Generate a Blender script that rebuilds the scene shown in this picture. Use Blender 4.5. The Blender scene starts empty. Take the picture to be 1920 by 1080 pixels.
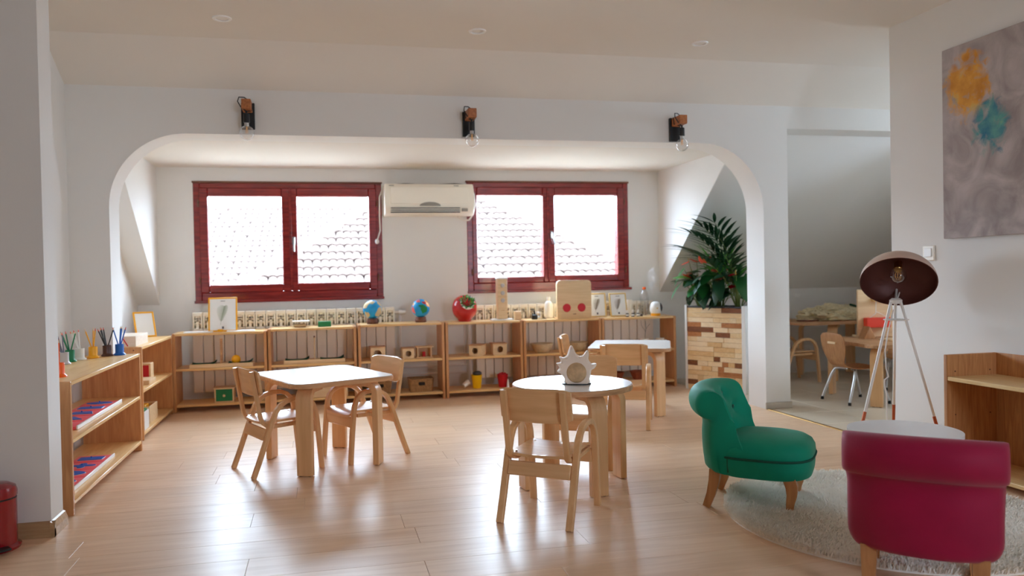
import bpy, bmesh, math, random
import numpy as np
from mathutils import Vector, Matrix
random.seed(7)
PI = math.pi
SC = bpy.context.scene
COL = SC.collection

# ------------------------------------------------------------------ camera
cam_d = bpy.data.cameras.new('camera')
cam = bpy.data.objects.new('camera', cam_d)
COL.objects.link(cam)
ax = Vector((0.9770239, 0.0229856, -0.2118868)); ay = Vector((-0.2121758, 0.0109334, -0.9771703)); az = Vector((-0.0201442, 0.999676, 0.0155592))
# rows are the world axes seen from the camera; a rotation from camera to world
rot = Matrix((ax, ay, az))
cam.matrix_world = Matrix.Translation((0, 0, 1.05)) @ rot.to_4x4()
cam_d.sensor_width = 36.0
cam_d.lens = 1430.0 / 1920.0 * 36.0
cam_d.shift_x = (960 - 912.5) / 1920.0
cam_d.clip_start = 0.05
cam_d.clip_end = 300
cam_d.dof.use_dof = True
cam_d.dof.focus_distance = 3.5
cam_d.dof.aperture_fstop = 2.2
SC.camera = cam

# ------------------------------------------------------------------ world, light, exposure
W = bpy.data.worlds.new('overcast_sky'); SC.world = W
W.use_nodes = True
wn = W.node_tree; wn.nodes.clear()
wo = wn.nodes.new('ShaderNodeOutputWorld'); wb = wn.nodes.new('ShaderNodeBackground')
wb.inputs['Color'].default_value = (0.71, 0.875, 1.08, 1); wb.inputs['Strength'].default_value = 18.0
wn.links.new(wb.outputs[0], wo.inputs[0])

SC.view_settings.view_transform = 'Standard'
SC.view_settings.look = 'None'
SC.view_settings.exposure = 1.05
SC.view_settings.gamma = 1.0
SC.view_settings.use_curve_mapping = False
SC.cycles.use_denoising = True
SC.cycles.max_bounces = 14
SC.cycles.diffuse_bounces = 9
SC.cycles.glossy_bounces = 5
SC.cycles.transmission_bounces = 8
SC.cycles.transparent_max_bounces = 16
SC.cycles.volume_bounces = 3
SC.cycles.caustics_reflective = False
SC.cycles.caustics_refractive = False
SC.cycles.sample_clamp_indirect = 12.0

def portal(name, loc, size, rot):
    """a sky portal filling a window opening: only guides sky light, emits nothing itself"""
    d = bpy.data.lights.new(name, 'AREA'); d.shape = 'RECTANGLE'; d.size, d.size_y = size
    d.cycles.is_portal = True
    o = bpy.data.objects.new(name, d); COL.objects.link(o); o.location = loc; o.rotation_euler = rot
    return o
portal('sky_portal', (-0.25, 7.13, 1.4), (1.5, 0.95), (-PI/2, 0, 0))
portal('sky_portal', (2.12, 7.13, 1.42), (1.5, 0.95), (-PI/2, 0, 0))
portal('sky_portal', (2.6, -2.62, 1.6), (0.8, 0.8), (PI/2, 0, 0))
portal('sky_portal', (6.62, 4.40, 1.65), (0.5, 0.7), (PI/2, 0, PI/2))

# ------------------------------------------------------------------ helpers
def srgb(r, g, b):
    f = lambda c: (c/255/12.92) if c/255 <= 0.04045 else ((c/255+0.055)/1.055)**2.4
    return (f(r), f(g), f(b), 1.0)

def _mat(name):
    m = bpy.data.materials.new(name); m.use_nodes = True
    nt = m.node_tree; b = nt.nodes.get('Principled BSDF')
    return m, nt, b

def P(name, col, rough=0.5, metal=0.0, var=0.06, vscale=8.0, bump=0.0, bscale=60.0, coat=0.0, sheen=0.0, spec=0.5, emit=None):
    """plain procedural material: base colour with a little noise variation and fine relief"""
    m, nt, b = _mat(name)
    c = srgb(*col)
    tc = nt.nodes.new('ShaderNodeTexCoord')
    n = nt.nodes.new('ShaderNodeTexNoise'); n.inputs['Scale'].default_value = vscale; n.inputs['Detail'].default_value = 4
    nt.links.new(tc.outputs['Object'], n.inputs['Vector'])
    mix = nt.nodes.new('ShaderNodeMix'); mix.data_type = 'RGBA'
    mix.inputs[6].default_value = tuple(max(0, x*(1-var)) for x in c[:3])+(1,)
    mix.inputs[7].default_value = tuple(min(1, x*(1+var)) for x in c[:3])+(1,)
    nt.links.new(n.outputs['Fac'], mix.inputs[0]); nt.links.new(mix.outputs[2], b.inputs['Base Color'])
    b.inputs['Roughness'].default_value = rough; b.inputs['Metallic'].default_value = metal
    b.inputs['Coat Weight'].default_value = coat; b.inputs['Sheen Weight'].default_value = sheen
    b.inputs['Specular IOR Level'].default_value = spec
    if bump:
        n2 = nt.nodes.new('ShaderNodeTexNoise'); n2.inputs['Scale'].default_value = bscale; n2.inputs['Detail'].default_value = 3
        nt.links.new(tc.outputs['Object'], n2.inputs['Vector'])
        bp = nt.nodes.new('ShaderNodeBump'); bp.inputs['Strength'].default_value = bump; bp.inputs['Distance'].default_value = 0.01
        nt.links.new(n2.outputs['Fac'], bp.inputs['Height']); nt.links.new(bp.outputs['Normal'], b.inputs['Normal'])
    if emit:
        b.inputs['Emission Color'].default_value = srgb(*emit[0]); b.inputs['Emission Strength'].default_value = emit[1]
    return m

def wood(name, c1, c2, axis='x', scale=5.0, rough=0.42, coat=0.0, ring=0.5, rnd=0.12):
    """grain stretched along one axis of the object, with a per-piece shade"""
    m, nt, b = _mat(name)
    tc = nt.nodes.new('ShaderNodeTexCoord'); mp = nt.nodes.new('ShaderNodeMapping')
    s = {'x': (0.9, 12, 12), 'y': (12, 0.9, 12), 'z': (12, 12, 0.9)}[axis]
    mp.inputs['Scale'].default_value = s
    oi = nt.nodes.new('ShaderNodeObjectInfo')
    off = nt.nodes.new('ShaderNodeVectorMath'); off.operation = 'SCALE'; off.inputs['Scale'].default_value = 37.0
    cmb = nt.nodes.new('ShaderNodeCombineXYZ')
    for i in range(3): nt.links.new(oi.outputs['Random'], cmb.inputs[i])
    nt.links.new(cmb.outputs[0], off.inputs[0])
    add = nt.nodes.new('ShaderNodeVectorMath'); add.operation = 'ADD'
    nt.links.new(tc.outputs['Object'], add.inputs[0]); nt.links.new(off.outputs[0], add.inputs[1])
    nt.links.new(add.outputs[0], mp.inputs['Vector'])
    n = nt.nodes.new('ShaderNodeTexNoise'); n.inputs['Scale'].default_value = scale; n.inputs['Detail'].default_value = 6
    n.inputs['Distortion'].default_value = ring
    nt.links.new(mp.outputs[0], n.inputs['Vector'])
    cr = nt.nodes.new('ShaderNodeValToRGB')
    cr.color_ramp.elements[0].position = 0.3; cr.color_ramp.elements[0].color = srgb(*c2)
    cr.color_ramp.elements[1].position = 0.68; cr.color_ramp.elements[1].color = srgb(*c1)
    nt.links.new(n.outputs['Fac'], cr.inputs[0])
    hs = nt.nodes.new('ShaderNodeHueSaturation')
    mr = nt.nodes.new('ShaderNodeMapRange'); mr.inputs[3].default_value = 1-rnd; mr.inputs[4].default_value = 1+rnd
    nt.links.new(oi.outputs['Random'], mr.inputs[0]); nt.links.new(mr.outputs[0], hs.inputs['Value'])
    nt.links.new(cr.outputs[0], hs.inputs['Color']); nt.links.new(hs.outputs[0], b.inputs['Base Color'])
    b.inputs['Roughness'].default_value = rough; b.inputs['Coat Weight'].default_value = coat
    bp = nt.nodes.new('ShaderNodeBump'); bp.inputs['Strength'].default_value = 0.05; bp.inputs['Distance'].default_value = 0.004
    nt.links.new(n.outputs['Fac'], bp.inputs['Height']); nt.links.new(bp.outputs['Normal'], b.inputs['Normal'])
    return m

def pane_mat(name, tint=(1, 1, 1), refl=0.09):
    m = bpy.data.materials.new(name); m.use_nodes = True
    nt = m.node_tree; nt.nodes.clear()
    o = nt.nodes.new('ShaderNodeOutputMaterial'); t = nt.nodes.new('ShaderNodeBsdfTransparent'); g = nt.nodes.new('ShaderNodeBsdfGlossy')
    t.inputs[0].default_value = tuple(tint)+(1,); g.inputs['Roughness'].default_value = 0.02
    mx = nt.nodes.new('ShaderNodeMixShader'); fr = nt.nodes.new('ShaderNodeLayerWeight'); fr.inputs['Blend'].default_value = 0.25
    mp = nt.nodes.new('ShaderNodeMapRange'); mp.inputs[3].default_value = refl*0.4; mp.inputs[4].default_value = min(1.0, refl*7)
    nt.links.new(fr.outputs['Facing'], mp.inputs[0]); nt.links.new(mp.outputs[0], mx.inputs[0])
    nt.links.new(t.outputs[0], mx.inputs[1]); nt.links.new(g.outputs[0], mx.inputs[2]); nt.links.new(mx.outputs[0], o.inputs[0])
    return m

class G:
    """collects shapes into one bmesh, built as ONE mesh object"""
    def __init__(s): s.bm = bmesh.new(); s.mi = 0
    def _tag(s, faces):
        for f in faces: f.material_index = s.mi
    def box(s, c, d, bev=0.0, rot=None, seg=1):
        r = bmesh.ops.create_cube(s.bm, size=1.0)
        vs = r['verts']
        M = Matrix.Translation(c) @ (rot.to_4x4() if rot else Matrix.Identity(4)) @ Matrix.Diagonal((d[0], d[1], d[2], 1))
        bmesh.ops.transform(s.bm, matrix=M, verts=vs)
        fs = list({f for v in vs for f in v.link_faces})
        s._tag(fs)
        if bev > 0:
            es = list({e for v in vs for e in v.link_edges})
            rr = bmesh.ops.bevel(s.bm, geom=es, offset=min(bev, min(d)*0.49), segments=seg, affect='EDGES', profile=0.5)
            s._tag(rr['faces'])
        return s
    def b2(s, lo, hi, bev=0.0, seg=1):
        return s.box([(a+b)/2 for a, b in zip(lo, hi)], [abs(b-a) for a, b in zip(lo, hi)], bev, None, seg)
    def grid(s, rows, close_u=False, close_v=False, cap=False):
        """rows: list of lists of points"""
        V = [[s.bm.verts.new(p) for p in r] for r in rows]
        n, k = len(V), len(V[0]); fs = []
        for i in range(n if close_u else n-1):
            for j in range(k if close_v else k-1):
                a, b, c, d = V[i][j], V[i][(j+1) % k], V[(i+1) % n][(j+1) % k], V[(i+1) % n][j]
                try: fs.append(s.bm.faces.new((a, b, c, d)))
                except ValueError: pass
        if cap:
            for r in (V[0][::-1], V[-1]):
                try: fs.append(s.bm.faces.new(r))
                except ValueError: pass
        s._tag(fs); return V
    def lathe(s, prof, seg=24, c=(0, 0, 0), M=None):
        rows = []
        for i in range(seg):
            a = 2*PI*i/seg
            rows.append([(c[0]+r*math.cos(a), c[1]+r*math.sin(a), c[2]+z) for r, z in prof])
        V = s.grid(rows, close_u=True)
        vs = [v for r in V for v in r]
        if M is not None: bmesh.ops.transform(s.bm, matrix=M, verts=vs)
        bmesh.ops.remove_doubles(s.bm, verts=vs, dist=1e-5)
        return s
    def cyl(s, p0, p1, r0, r1=None, seg=12):
        r1 = r0 if r1 is None else r1
        return s.tube([p0, p1], [r0, r1], seg)
    def tube(s, pts, r, seg=8, closed=False, phase=0.0):
        pts = [Vector(p) for p in pts]; n = len(pts)
        rs = r if isinstance(r, (list, tuple)) else [r]*n
        rows = []; up = None
        for i, p in enumerate(pts):
            if closed: t = pts[(i+1) % n]-pts[i-1]
            else: t = pts[min(i+1, n-1)]-pts[max(i-1, 0)]
            t.normalize()
            if up is None:
                up = Vector((0, 0, 1)) if abs(t.z) < 0.9 else Vector((0, 1, 0))
            a = t.cross(up); 
            if a.length < 1e-6: a = t.orthogonal()
            a.normalize(); b = a.cross(t).normalized(); up = b
            rows.append([p+(a*math.cos(2*PI*k/seg+phase)+b*math.sin(2*PI*k/seg+phase))*rs[i] for k in range(seg)])
        s.grid(rows, close_u=closed, close_v=True, cap=not closed)
        return s
    def strip(s, pts, wdir, w, t):
        """bent ply: a rectangular section w (along wdir) by t swept along pts"""
        pts = [Vector(p) for p in pts]; wd = Vector(wdir).normalized(); n = len(pts); rows = []
        for i, p in enumerate(pts):
            tg = (pts[min(i+1, n-1)]-pts[max(i-1, 0)]).normalized()
            nn = tg.cross(wd).normalized()
            h, k = w/2, t/2; c = min(0.0035, k*0.3)
            rows.append([p+wd*x+nn*y for x, y in ((-h, -k+c), (-h+c, -k), (h-c, -k), (h, -k+c), (h, k-c), (h-c, k), (-h+c, k), (-h, k-c))])
        s.grid(rows, close_v=True, cap=True)
        return s
    def prism(s, poly, z0, z1, M=None, bev=0.0):
        vb = [s.bm.verts.new((x, y, z0)) for x, y in poly]; vt = [s.bm.verts.new((x, y, z1)) for x, y in poly]
        n = len(poly); fs = [s.bm.faces.new(vb[::-1]), s.bm.faces.new(vt)]
        for i in range(n): fs.append(s.bm.faces.new((vb[i], vb[(i+1) % n], vt[(i+1) % n], vt[i])))
        s._tag(fs)
        if bev:
            es = list(fs[1].edges)+list(fs[0].edges)
            r = bmesh.ops.bevel(s.bm, geom=es, offset=bev, segments=2, affect='EDGES', profile=0.5); s._tag(r['faces'])
            if M is not None: 
                vs = list({v for f in r['faces'] for v in f.verts} | {v for f in fs if f.is_valid for v in f.verts})
                bmesh.ops.transform(s.bm, matrix=M, verts=vs)
        elif M is not None: bmesh.ops.transform(s.bm, matrix=M, verts=vb+vt)
        return s
    def sphere(s, c, r, u=16, v=10, sc=(1, 1, 1), M=None):
        rr = bmesh.ops.create_uvsphere(s.bm, u_segments=u, v_segments=v, radius=r)
        T = Matrix.Translation(c) @ (M.to_4x4() if M is not None else Matrix.Identity(4)) @ Matrix.Diagonal((sc[0], sc[1], sc[2], 1))
        bmesh.ops.transform(s.bm, matrix=T, verts=rr['verts'])
        s._tag({f for w in rr['verts'] for f in w.link_faces}); return s
    def build(s, name, mat, parent=None, smooth=True, loc=None, rot=None):
        me = bpy.data.meshes.new(name)
        bmesh.ops.recalc_face_normals(s.bm, faces=s.bm.faces[:])
        s.bm.to_mesh(me); s.bm.free()
        for m in (mat if isinstance(mat, (list, tuple)) else [mat]): me.materials.append(m)
        if smooth:
            me.polygons.foreach_set('use_smooth', [True]*len(me.polygons))
            me.set_sharp_from_angle(angle=math.radians(38))
        o = bpy.data.objects.new(name, me); COL.objects.link(o)
        if parent is not None: o.parent = parent
        if loc is not None: o.location = loc
        if rot is not None: o.rotation_euler = rot
        return o

def arc(cx, cy, r, a0, a1, n):
    return [(cx+r*math.cos(math.radians(a0+(a1-a0)*i/n)), cy+r*math.sin(math.radians(a0+(a1-a0)*i/n))) for i in range(n+1)]
def rrect(w, h, r, n=6):
    p = []
    for cx, cy, a in ((w/2-r, h/2-r, 0), (-w/2+r, h/2-r, 90), (-w/2+r, -h/2+r, 180), (w/2-r, -h/2+r, 270)):
        p += arc(cx, cy, r, a, a+90, n)
    return p
def tag(o, label, cat, group=None):
    o['label'] = label; o['category'] = cat
    if group: o['group'] = group
    return o
def thing(name, label, cat, loc=(0, 0, 0), rz=0.0, group=None):
    o = bpy.data.objects.new(name, None); COL.objects.link(o); o.empty_display_size = 0.05
    o.location = loc; o.rotation_euler = (0, 0, rz)
    return tag(o, label, cat, group)
def struct(o): o['kind'] = 'structure'; return o
def dup(root, loc=None, rz=None, label=None, group=None):
    kids = {}
    for o in root.children: kids[o] = list(o.children)
    r = root.copy(); COL.objects.link(r)
    if loc is not None: r.location = loc
    if rz is not None: r.rotation_euler = (0, 0, rz)
    if label: r['label'] = label
    if group: r['group'] = group
    for ch, gs in kids.items():
        c = ch.copy(); COL.objects.link(c); c.parent = r
        for g in gs:
            d = g.copy(); COL.objects.link(d); d.parent = c
    return r
def inst(name, me, parent, loc=(0, 0, 0), rot=(0, 0, 0), scale=(1, 1, 1)):
    o = bpy.data.objects.new(name, me); COL.objects.link(o); o.parent = parent
    o.location = loc; o.rotation_euler = rot; o.scale = scale
    return o
RX90 = Matrix.Rotation(PI/2, 4, 'X')      # (x,y,z)->(x,-z,y): a flat outline stood upright, its top face towards -Y

# ------------------------------------------------------------------ materials
M = {}
M['wall'] = P('white_wall_paint', (231, 230, 227), 0.85, var=0.015, vscale=2, bump=0.03, bscale=180)
M['rearwall'] = P('darkened_rear_wall_paint', (150, 134, 118), 0.9)  # for the unseen rear walls, made darker to cut light bounced forward
M['ceil'] = P('white_ceiling_paint', (226, 221, 213), 0.9, var=0.015, vscale=2)
M['plank'] = wood('laminate_plank', (234, 201, 168), (219, 181, 145), 'x', 2.2, 0.34, 0.0, 0.9, 0.045)
M['tile'] = P('pale_floor_tile', (214, 200, 178), 0.3, var=0.08, vscale=3)
M['sub'] = P('floor_joint', (150, 112, 82), 0.7)
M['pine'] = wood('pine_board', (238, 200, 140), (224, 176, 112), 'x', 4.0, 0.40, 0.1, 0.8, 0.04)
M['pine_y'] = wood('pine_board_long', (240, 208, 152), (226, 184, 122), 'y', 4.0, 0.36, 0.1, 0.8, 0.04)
M['pine_z_shaded'] = wood('shaded_pine_side_board', (214, 160, 106), (190, 130, 80), 'z', 4.0, 0.42, 0.1, 1.2, 0.05)  # same pine as the boards, darkened to put the panels' shade into the colour
M['beech'] = wood('beech_ply', (230, 186, 136), (214, 166, 116), 'z', 3.0, 0.38, 0.15, 0.4, 0.05)
M['beech_x'] = wood('beech_ply_flat', (232, 188, 138), (216, 168, 118), 'x', 3.0, 0.33, 0.25, 0.4, 0.05)
M['ply_edge'] = wood('ply_edge', (214, 166, 120), (178, 128, 86), 'x', 3.0, 0.5)
M['laminate'] = P('white_laminate', (238, 238, 236), 0.22, var=0.01, coat=0.2)
M['toywood'] = wood('pale_toy_wood', (236, 206, 164), (222, 188, 142), 'x', 4.0, 0.5, 0.0, 0.4, 0.04)
M['palewood'] = wood('bleached_wood', (240, 226, 208), (230, 212, 192), 'x', 4.0, 0.5, 0.0, 0.4, 0.03)
M['oak'] = wood('oak_leg', (206, 150, 98), (180, 122, 74), 'z', 4.0, 0.45)
M['bookwood'] = wood('varnished_bookcase_wood', (200, 146, 94), (170, 112, 66), 'z', 4.0, 0.5, 0.0, 1.5)
M['darkwood'] = wood('dark_wood_base', (128, 74, 48), (88, 46, 30), 'x', 6.0, 0.5)
M['mahogany'] = wood('mahogany_window_wood', (152, 44, 40), (108, 25, 28), 'x', 4.0, 0.25, 0.5, 0.6, 0.06)
M['pane'] = pane_mat('window_glass', (0.97, 0.985, 0.98))
M['cream'] = P('cream_radiator_enamel', (246, 240, 226), 0.35, var=0.01)
M['acplastic'] = P('aged_white_plastic', (248, 243, 228), 0.35, var=0.01)
M['olive'] = P('olive_shadow_enamel', (176, 168, 138), 0.6)  # olive tone paints in the shade inside the radiator grille openings
M['grey'] = P('grey_plastic', (150, 148, 140), 0.5)
M['dkgrey'] = P('dark_grey_plastic', (70, 70, 72), 0.5)
M['white'] = P('white_plastic', (240, 240, 238), 0.35, var=0.01)
M['black'] = P('black_metal', (22, 24, 26), 0.45)
M['rubber'] = P('black_rubber', (20, 20, 20), 0.8)
M['chrome'] = P('satin_metal', (200, 200, 200), 0.28, metal=1.0)
M['brass'] = P('brass_metal', (190, 150, 90), 0.3, metal=1.0)
M['clear'] = pane_mat('clear_glass', (0.97, 0.97, 0.97), 0.12)
M['red'] = P('red_gloss', (196, 18, 28), 0.2, coat=0.5)
M['binred'] = P('dark_red_enamel', (150, 10, 24), 0.22, coat=0.5)
M['redflat'] = P('red_paint', (198, 14, 34), 0.5)
M['yellow'] = P('yellow_plastic', (250, 200, 10), 0.35)
M['amber'] = P('amber_paint', (246, 176, 20), 0.35)
M['green'] = P('green_paint', (10, 122, 72), 0.45)
M['felt'] = P('green_felt', (16, 74, 50), 0.95, bump=0.3, bscale=300)
M['blue'] = P('blue_paint', (30, 108, 205), 0.4)
M['orange'] = P('orange_paint', (246, 100, 20), 0.35)
M['brown'] = P('brown_paint', (78, 44, 34), 0.35)
M['greyp'] = P('grey_paint', (190, 184, 182), 0.35)
M['whitep'] = P('white_paint', (236, 234, 228), 0.35)
M['pinkred'] = P('pink_red_enamel', (246, 96, 108), 0.35)
M['paper'] = P('white_paper', (240, 242, 242), 0.7, var=0.01)
M['gold'] = P('gold_frame', (222, 190, 120), 0.35)
M['wicker'] = P('woven_wicker', (160, 118, 74), 0.7, var=0.6, vscale=55, bump=0.8, bscale=70)
M['cane'] = P('pale_cane', (206, 182, 146), 0.75, var=0.25, vscale=70, bump=0.7, bscale=90)
M['redwicker'] = P('red_brown_wicker', (150, 74, 42), 0.7, var=0.45, vscale=60, bump=0.8, bscale=80)
M['velvetg'] = P('emerald_velvet', (0, 142, 112), 0.6, var=0.25, vscale=7, sheen=0.08, spec=0.2, bump=0.06, bscale=260)
M['velvetp'] = P('raspberry_velvet', (150, 6, 58), 0.6, var=0.28, vscale=6, sheen=0.2, spec=0.2, bump=0.06, bscale=260)
M['buttong'] = P('emerald_velvet_button', (0, 92, 70), 0.8, sheen=0.4)
M['pipingg'] = P('dark_emerald_piping', (0, 78, 60), 0.8)
M['pipingp'] = P('dark_raspberry_piping', (120, 8, 46), 0.8)
M['soil'] = P('dark_soil', (38, 28, 22), 0.95, var=0.5, vscale=60, bump=1.0, bscale=90)
M['leaf'] = P('glossy_leaf', (30, 92, 42), 0.32, var=0.35, vscale=9)
M['leafl'] = P('fresh_leaf', (78, 150, 46), 0.4, var=0.3, vscale=9)
M['leafd'] = P('dark_palm_leaf', (22, 68, 40), 0.4, var=0.35, vscale=9)
M['stem'] = P('plant_stem', (112, 132, 64), 0.6)
M['spathe'] = P('coral_spathe', (236, 70, 48), 0.3)
M['spathed'] = P('deep_red_spathe', (170, 16, 36), 0.25)
M['spadix'] = P('yellow_spadix', (236, 190, 70), 0.5)
M['lampout'] = P('pink_beige_metal', (206, 178, 162), 0.45)
M['lampin'] = P('copper_brown_inside', (92, 46, 38), 0.5, metal=0.3)
M['copper'] = P('copper_tip', (186, 96, 62), 0.35, metal=0.7)
M['whitemetal'] = P('white_metal', (232, 226, 220), 0.35)
M['rug'] = P('cream_rug_pile', (252, 249, 242), 0.95, var=0.03, vscale=12)
_m, _nt, _b = _mat('cream_rug_yarn'); _nt.nodes.remove(_b)
_d = _nt.nodes.new('ShaderNodeBsdfDiffuse'); _t = _nt.nodes.new('ShaderNodeBsdfTranslucent'); _x = _nt.nodes.new('ShaderNodeMixShader'); _x.inputs[0].default_value = 0.12
for _q in (_d, _t): _q.inputs['Color'].default_value = srgb(252, 248, 240)
_nt.links.new(_d.outputs[0], _x.inputs[1]); _nt.links.new(_t.outputs[0], _x.inputs[2]); _nt.links.new(_x.outputs[0], _nt.nodes['Material Output'].inputs[0]); M['yarn'] = _m
M['tabw'] = P('white_lacquer', (232, 232, 234), 0.3, var=0.01)
M['concrete'] = P('render_wall', (190, 182, 170), 0.9)
M['ground'] = P('paved_ground', (150, 146, 140), 0.95)
M['rooftile'] = P('terracotta_roof_tile', (74, 58, 51), 0.85, var=0.25, vscale=4)
M['globeblue'] = P('globe_blue', (20, 158, 222), 0.3)
M['sand'] = P('globe_sand', (214, 192, 150), 0.8, bump=0.3, bscale=200)
M['cont_g'] = P('globe_green', (16, 130, 56), 0.4)
M['cont_o'] = P('globe_orange', (246, 160, 40), 0.4)
M['cont_p'] = P('globe_pink', (232, 110, 110), 0.4)
M['wool'] = P('raw_wool', (226, 212, 176), 0.95, var=0.3, vscale=25, bump=1.0, bscale=60)
M['shell'] = P('pale_clay', (244, 226, 210), 0.6, var=0.08, vscale=10, bump=0.15, bscale=30)
M['shelld'] = P('speckled_clay', (202, 168, 128), 0.7, var=0.45, vscale=38, bump=0.5, bscale=60)
M['filament'] = P('warm_filament', (255, 190, 110), 0.4)
M['lampblock'] = wood('amber_wood_block', (186, 118, 66), (150, 86, 46), 'y', 6.0, 0.5)
M['base'] = wood('baseboard_wood', (196, 164, 124), (174, 138, 98), 'x', 4.0, 0.4)
M['sprintg'] = P('leaf_print_green', (110, 138, 100), 0.8, var=0.3, vscale=30)
M['sprintb'] = P('feather_print_brown', (120, 104, 82), 0.8, var=0.3, vscale=30)
M['ink'] = P('ink', (90, 96, 110), 0.8)
M['charcoal'] = P('charcoal_pencil', (40, 40, 42), 0.4)
M['slate'] = P('slate_pencil', (112, 112, 128), 0.4)

# ================================================================== SETTING
def slab(name, lo, hi, mat):
    return struct(G().b2(lo, hi).build(name, mat, smooth=False))
PITCH = 0.843
def roofz(y): return 0.86+(6.95-y)*PITCH

# floor: joint base, single laminate planks, tiles beyond the threshold
floor = slab('floor', (-2.7, -2.7, -0.12), (6.7, 7.1, -0.012), M['sub'])
g = G().box((0, 0, -0.0055), (1.288, 0.1922, 0.011), 0.0008)
pl0 = g.build('plank', M['plank'], floor, smooth=False, loc=(-50, 0, 0))
plank_me = pl0.data; bpy.data.objects.remove(pl0)
row = 0; y = 1.45
while y < 6.95:
    xs = -2.6+random.choice((0.0, -0.43, -0.86))-(0.21*row % 0.6)
    x = xs
    xmin = -2.6 if y < 3.45 else -1.6
    xmax = 3.39 if y < 3.7 else 3.275
    while x < xmax:
        a, b = max(x, xmin), min(x+1.29, xmax)
        if b-a > 0.05:
            inst('plank', plank_me, floor, ((a+b)/2, y+0.0965, 0), (0, 0, 0), ((b-a-0.001)/1.288, 1, 1))
        x += 1.29
    y += 0.193; row += 1
G().b2((-2.6, -2.6, -0.011), (3.39, 1.449, 0)).build('plank_field', M['plank'], floor, smooth=False)['kind'] = 'stuff'
tg = G().box((0, 0, -0.0055), (0.396, 0.396, 0.011), 0.002).build('tile', M['tile'], floor, smooth=False)
tile_me = tg.data; bpy.data.objects.remove(tg)
for i in range(8):
    for j in range(8):
        inst('tile', tile_me, floor, (3.29+0.2+0.4*i, 3.766+0.2+0.4*j, 0))
struct(G().b2((3.268, 4.0, -0.001), (3.296, 5.19, 0.004), 0.001).build('trim_1', M['brass'], smooth=False))

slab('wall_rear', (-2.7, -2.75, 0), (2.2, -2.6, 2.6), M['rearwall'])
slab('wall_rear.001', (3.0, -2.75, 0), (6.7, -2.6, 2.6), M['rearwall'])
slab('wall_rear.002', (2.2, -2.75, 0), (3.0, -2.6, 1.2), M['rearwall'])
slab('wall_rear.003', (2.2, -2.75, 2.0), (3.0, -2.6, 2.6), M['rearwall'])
g = G(); g.b2((-2.7, -2.6, 0), (-2.6, 3.49, 2.6)); g.b2((-2.7, 3.49, 0), (-1.125, 3.64, 2.6)); g.b2((-1.64, 3.64, 0), (-1.525, 7.1, 2.6))
struct(g.build('wall_left', M['wall'], smooth=False))
g = G(); g.b2((3.39, -2.6, 0), (3.55, 4.007, 2.6)); g.b2((3.55, 3.85, 0), (6.7, 4.007, 2.6))
struct(g.build('wall_right', M['wall'], smooth=False))
g = G(); g.b2((6.6, 4.007, 0), (6.7, 4.15, 2.6)); g.b2((6.6, 4.65, 0), (6.7, 7.1, 2.6)); g.b2((6.6, 4.15, 0), (6.7, 4.65, 1.3)); g.b2((6.6, 4.15, 2.0), (6.7, 4.65, 2.6))
struct(g.build('wall_side', M['wall'], smooth=False))
# ceiling, with the roof slope that comes down to the arch wall
struct(G().b2((-2.7, -2.7, 2.5), (6.7, 4.8, 2.62)).build('ceiling', M['ceil'], smooth=False))
g = G(); g.prism([(4.8, 2.5), (5.2, 2.279), (5.2, 2.62), (4.8, 2.62)], -2.7, 6.7, Matrix(((0, 0, 1, 0), (1, 0, 0, 0), (0, 1, 0, 0), (0, 0, 0, 1))))
struct(g.build('ceiling.001', M['ceil'], smooth=False))
# arch wall with the wide opening and the doorway
poly = [(-1.6, 0), (-1.288, 0)] + arc(-0.818, 1.53, 0.47, 180, 90, 18) + arc(2.77, 1.5, 0.5, 90, 0, 18) + [(3.27, 0), (3.476, 0), (3.476, 2.122), (5.3, 2.122), (5.3, 0), (6.65, 0), (6.65, 2.6), (-1.6, 2.6)]
g = G(); g.prism(poly, -5.42, -5.18, RX90)
struct(g.build('wall_arch', M['wall']))
# dormer
struct(G().b2((-1.45, 5.40, 2.035), (3.34, 7.1, 2.14)).build('ceiling.002', M['ceil'], smooth=False))
YZ = Matrix(((0, 0, 1, 0), (1, 0, 0, 0), (0, 1, 0, 0), (0, 0, 0, 1)))
yk = 6.95-(2.035-0.86)/PITCH
for nm, x0, x1 in (('wall_cheek', -1.45, -1.35), ('wall_cheek.001', 3.24, 3.34)):
    struct(G().prism([(6.95, 0.86), (6.95, 2.04), (yk, 2.04)], x0, x1, YZ).build(nm, M['wall'], smooth=False))
for nm, x0, x1 in (('ceiling.003', -1.60, -1.352), ('ceiling.004', 3.242, 6.65)):
    struct(G().prism([(7.0, roofz(7.0)), (7.05, roofz(7.0)+0.1), (5.40, roofz(5.40)+0.12), (5.40, roofz(5.40))], x0, x1, YZ).build(nm, M['wall'], smooth=False))
# back wall around the two windows
W1 = (-1.06, 0.55, 0.879, 1.905); W2 = (1.331, 2.925, 0.909, 1.924)
g = G()
for lo, hi in (((-1.6, 0), (W1[0], 2.1)), ((W1[1], 0), (W2[0], 2.1)), ((W2[1], 0), (3.3, 2.1)), ((3.3, 0), (6.65, 0.95)),
               ((W1[0], 0), (W1[1], W1[2])), ((W1[0], W1[3]), (W1[1], 2.1)), ((W2[0], 0), (W2[1], W2[2])), ((W2[0], W2[3]), (W2[1], 2.1))):
    g.b2((lo[0], 6.95, lo[1]), (hi[0], 7.1, hi[1]))
struct(g.build('wall_back', M['wall'], smooth=False))
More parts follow.
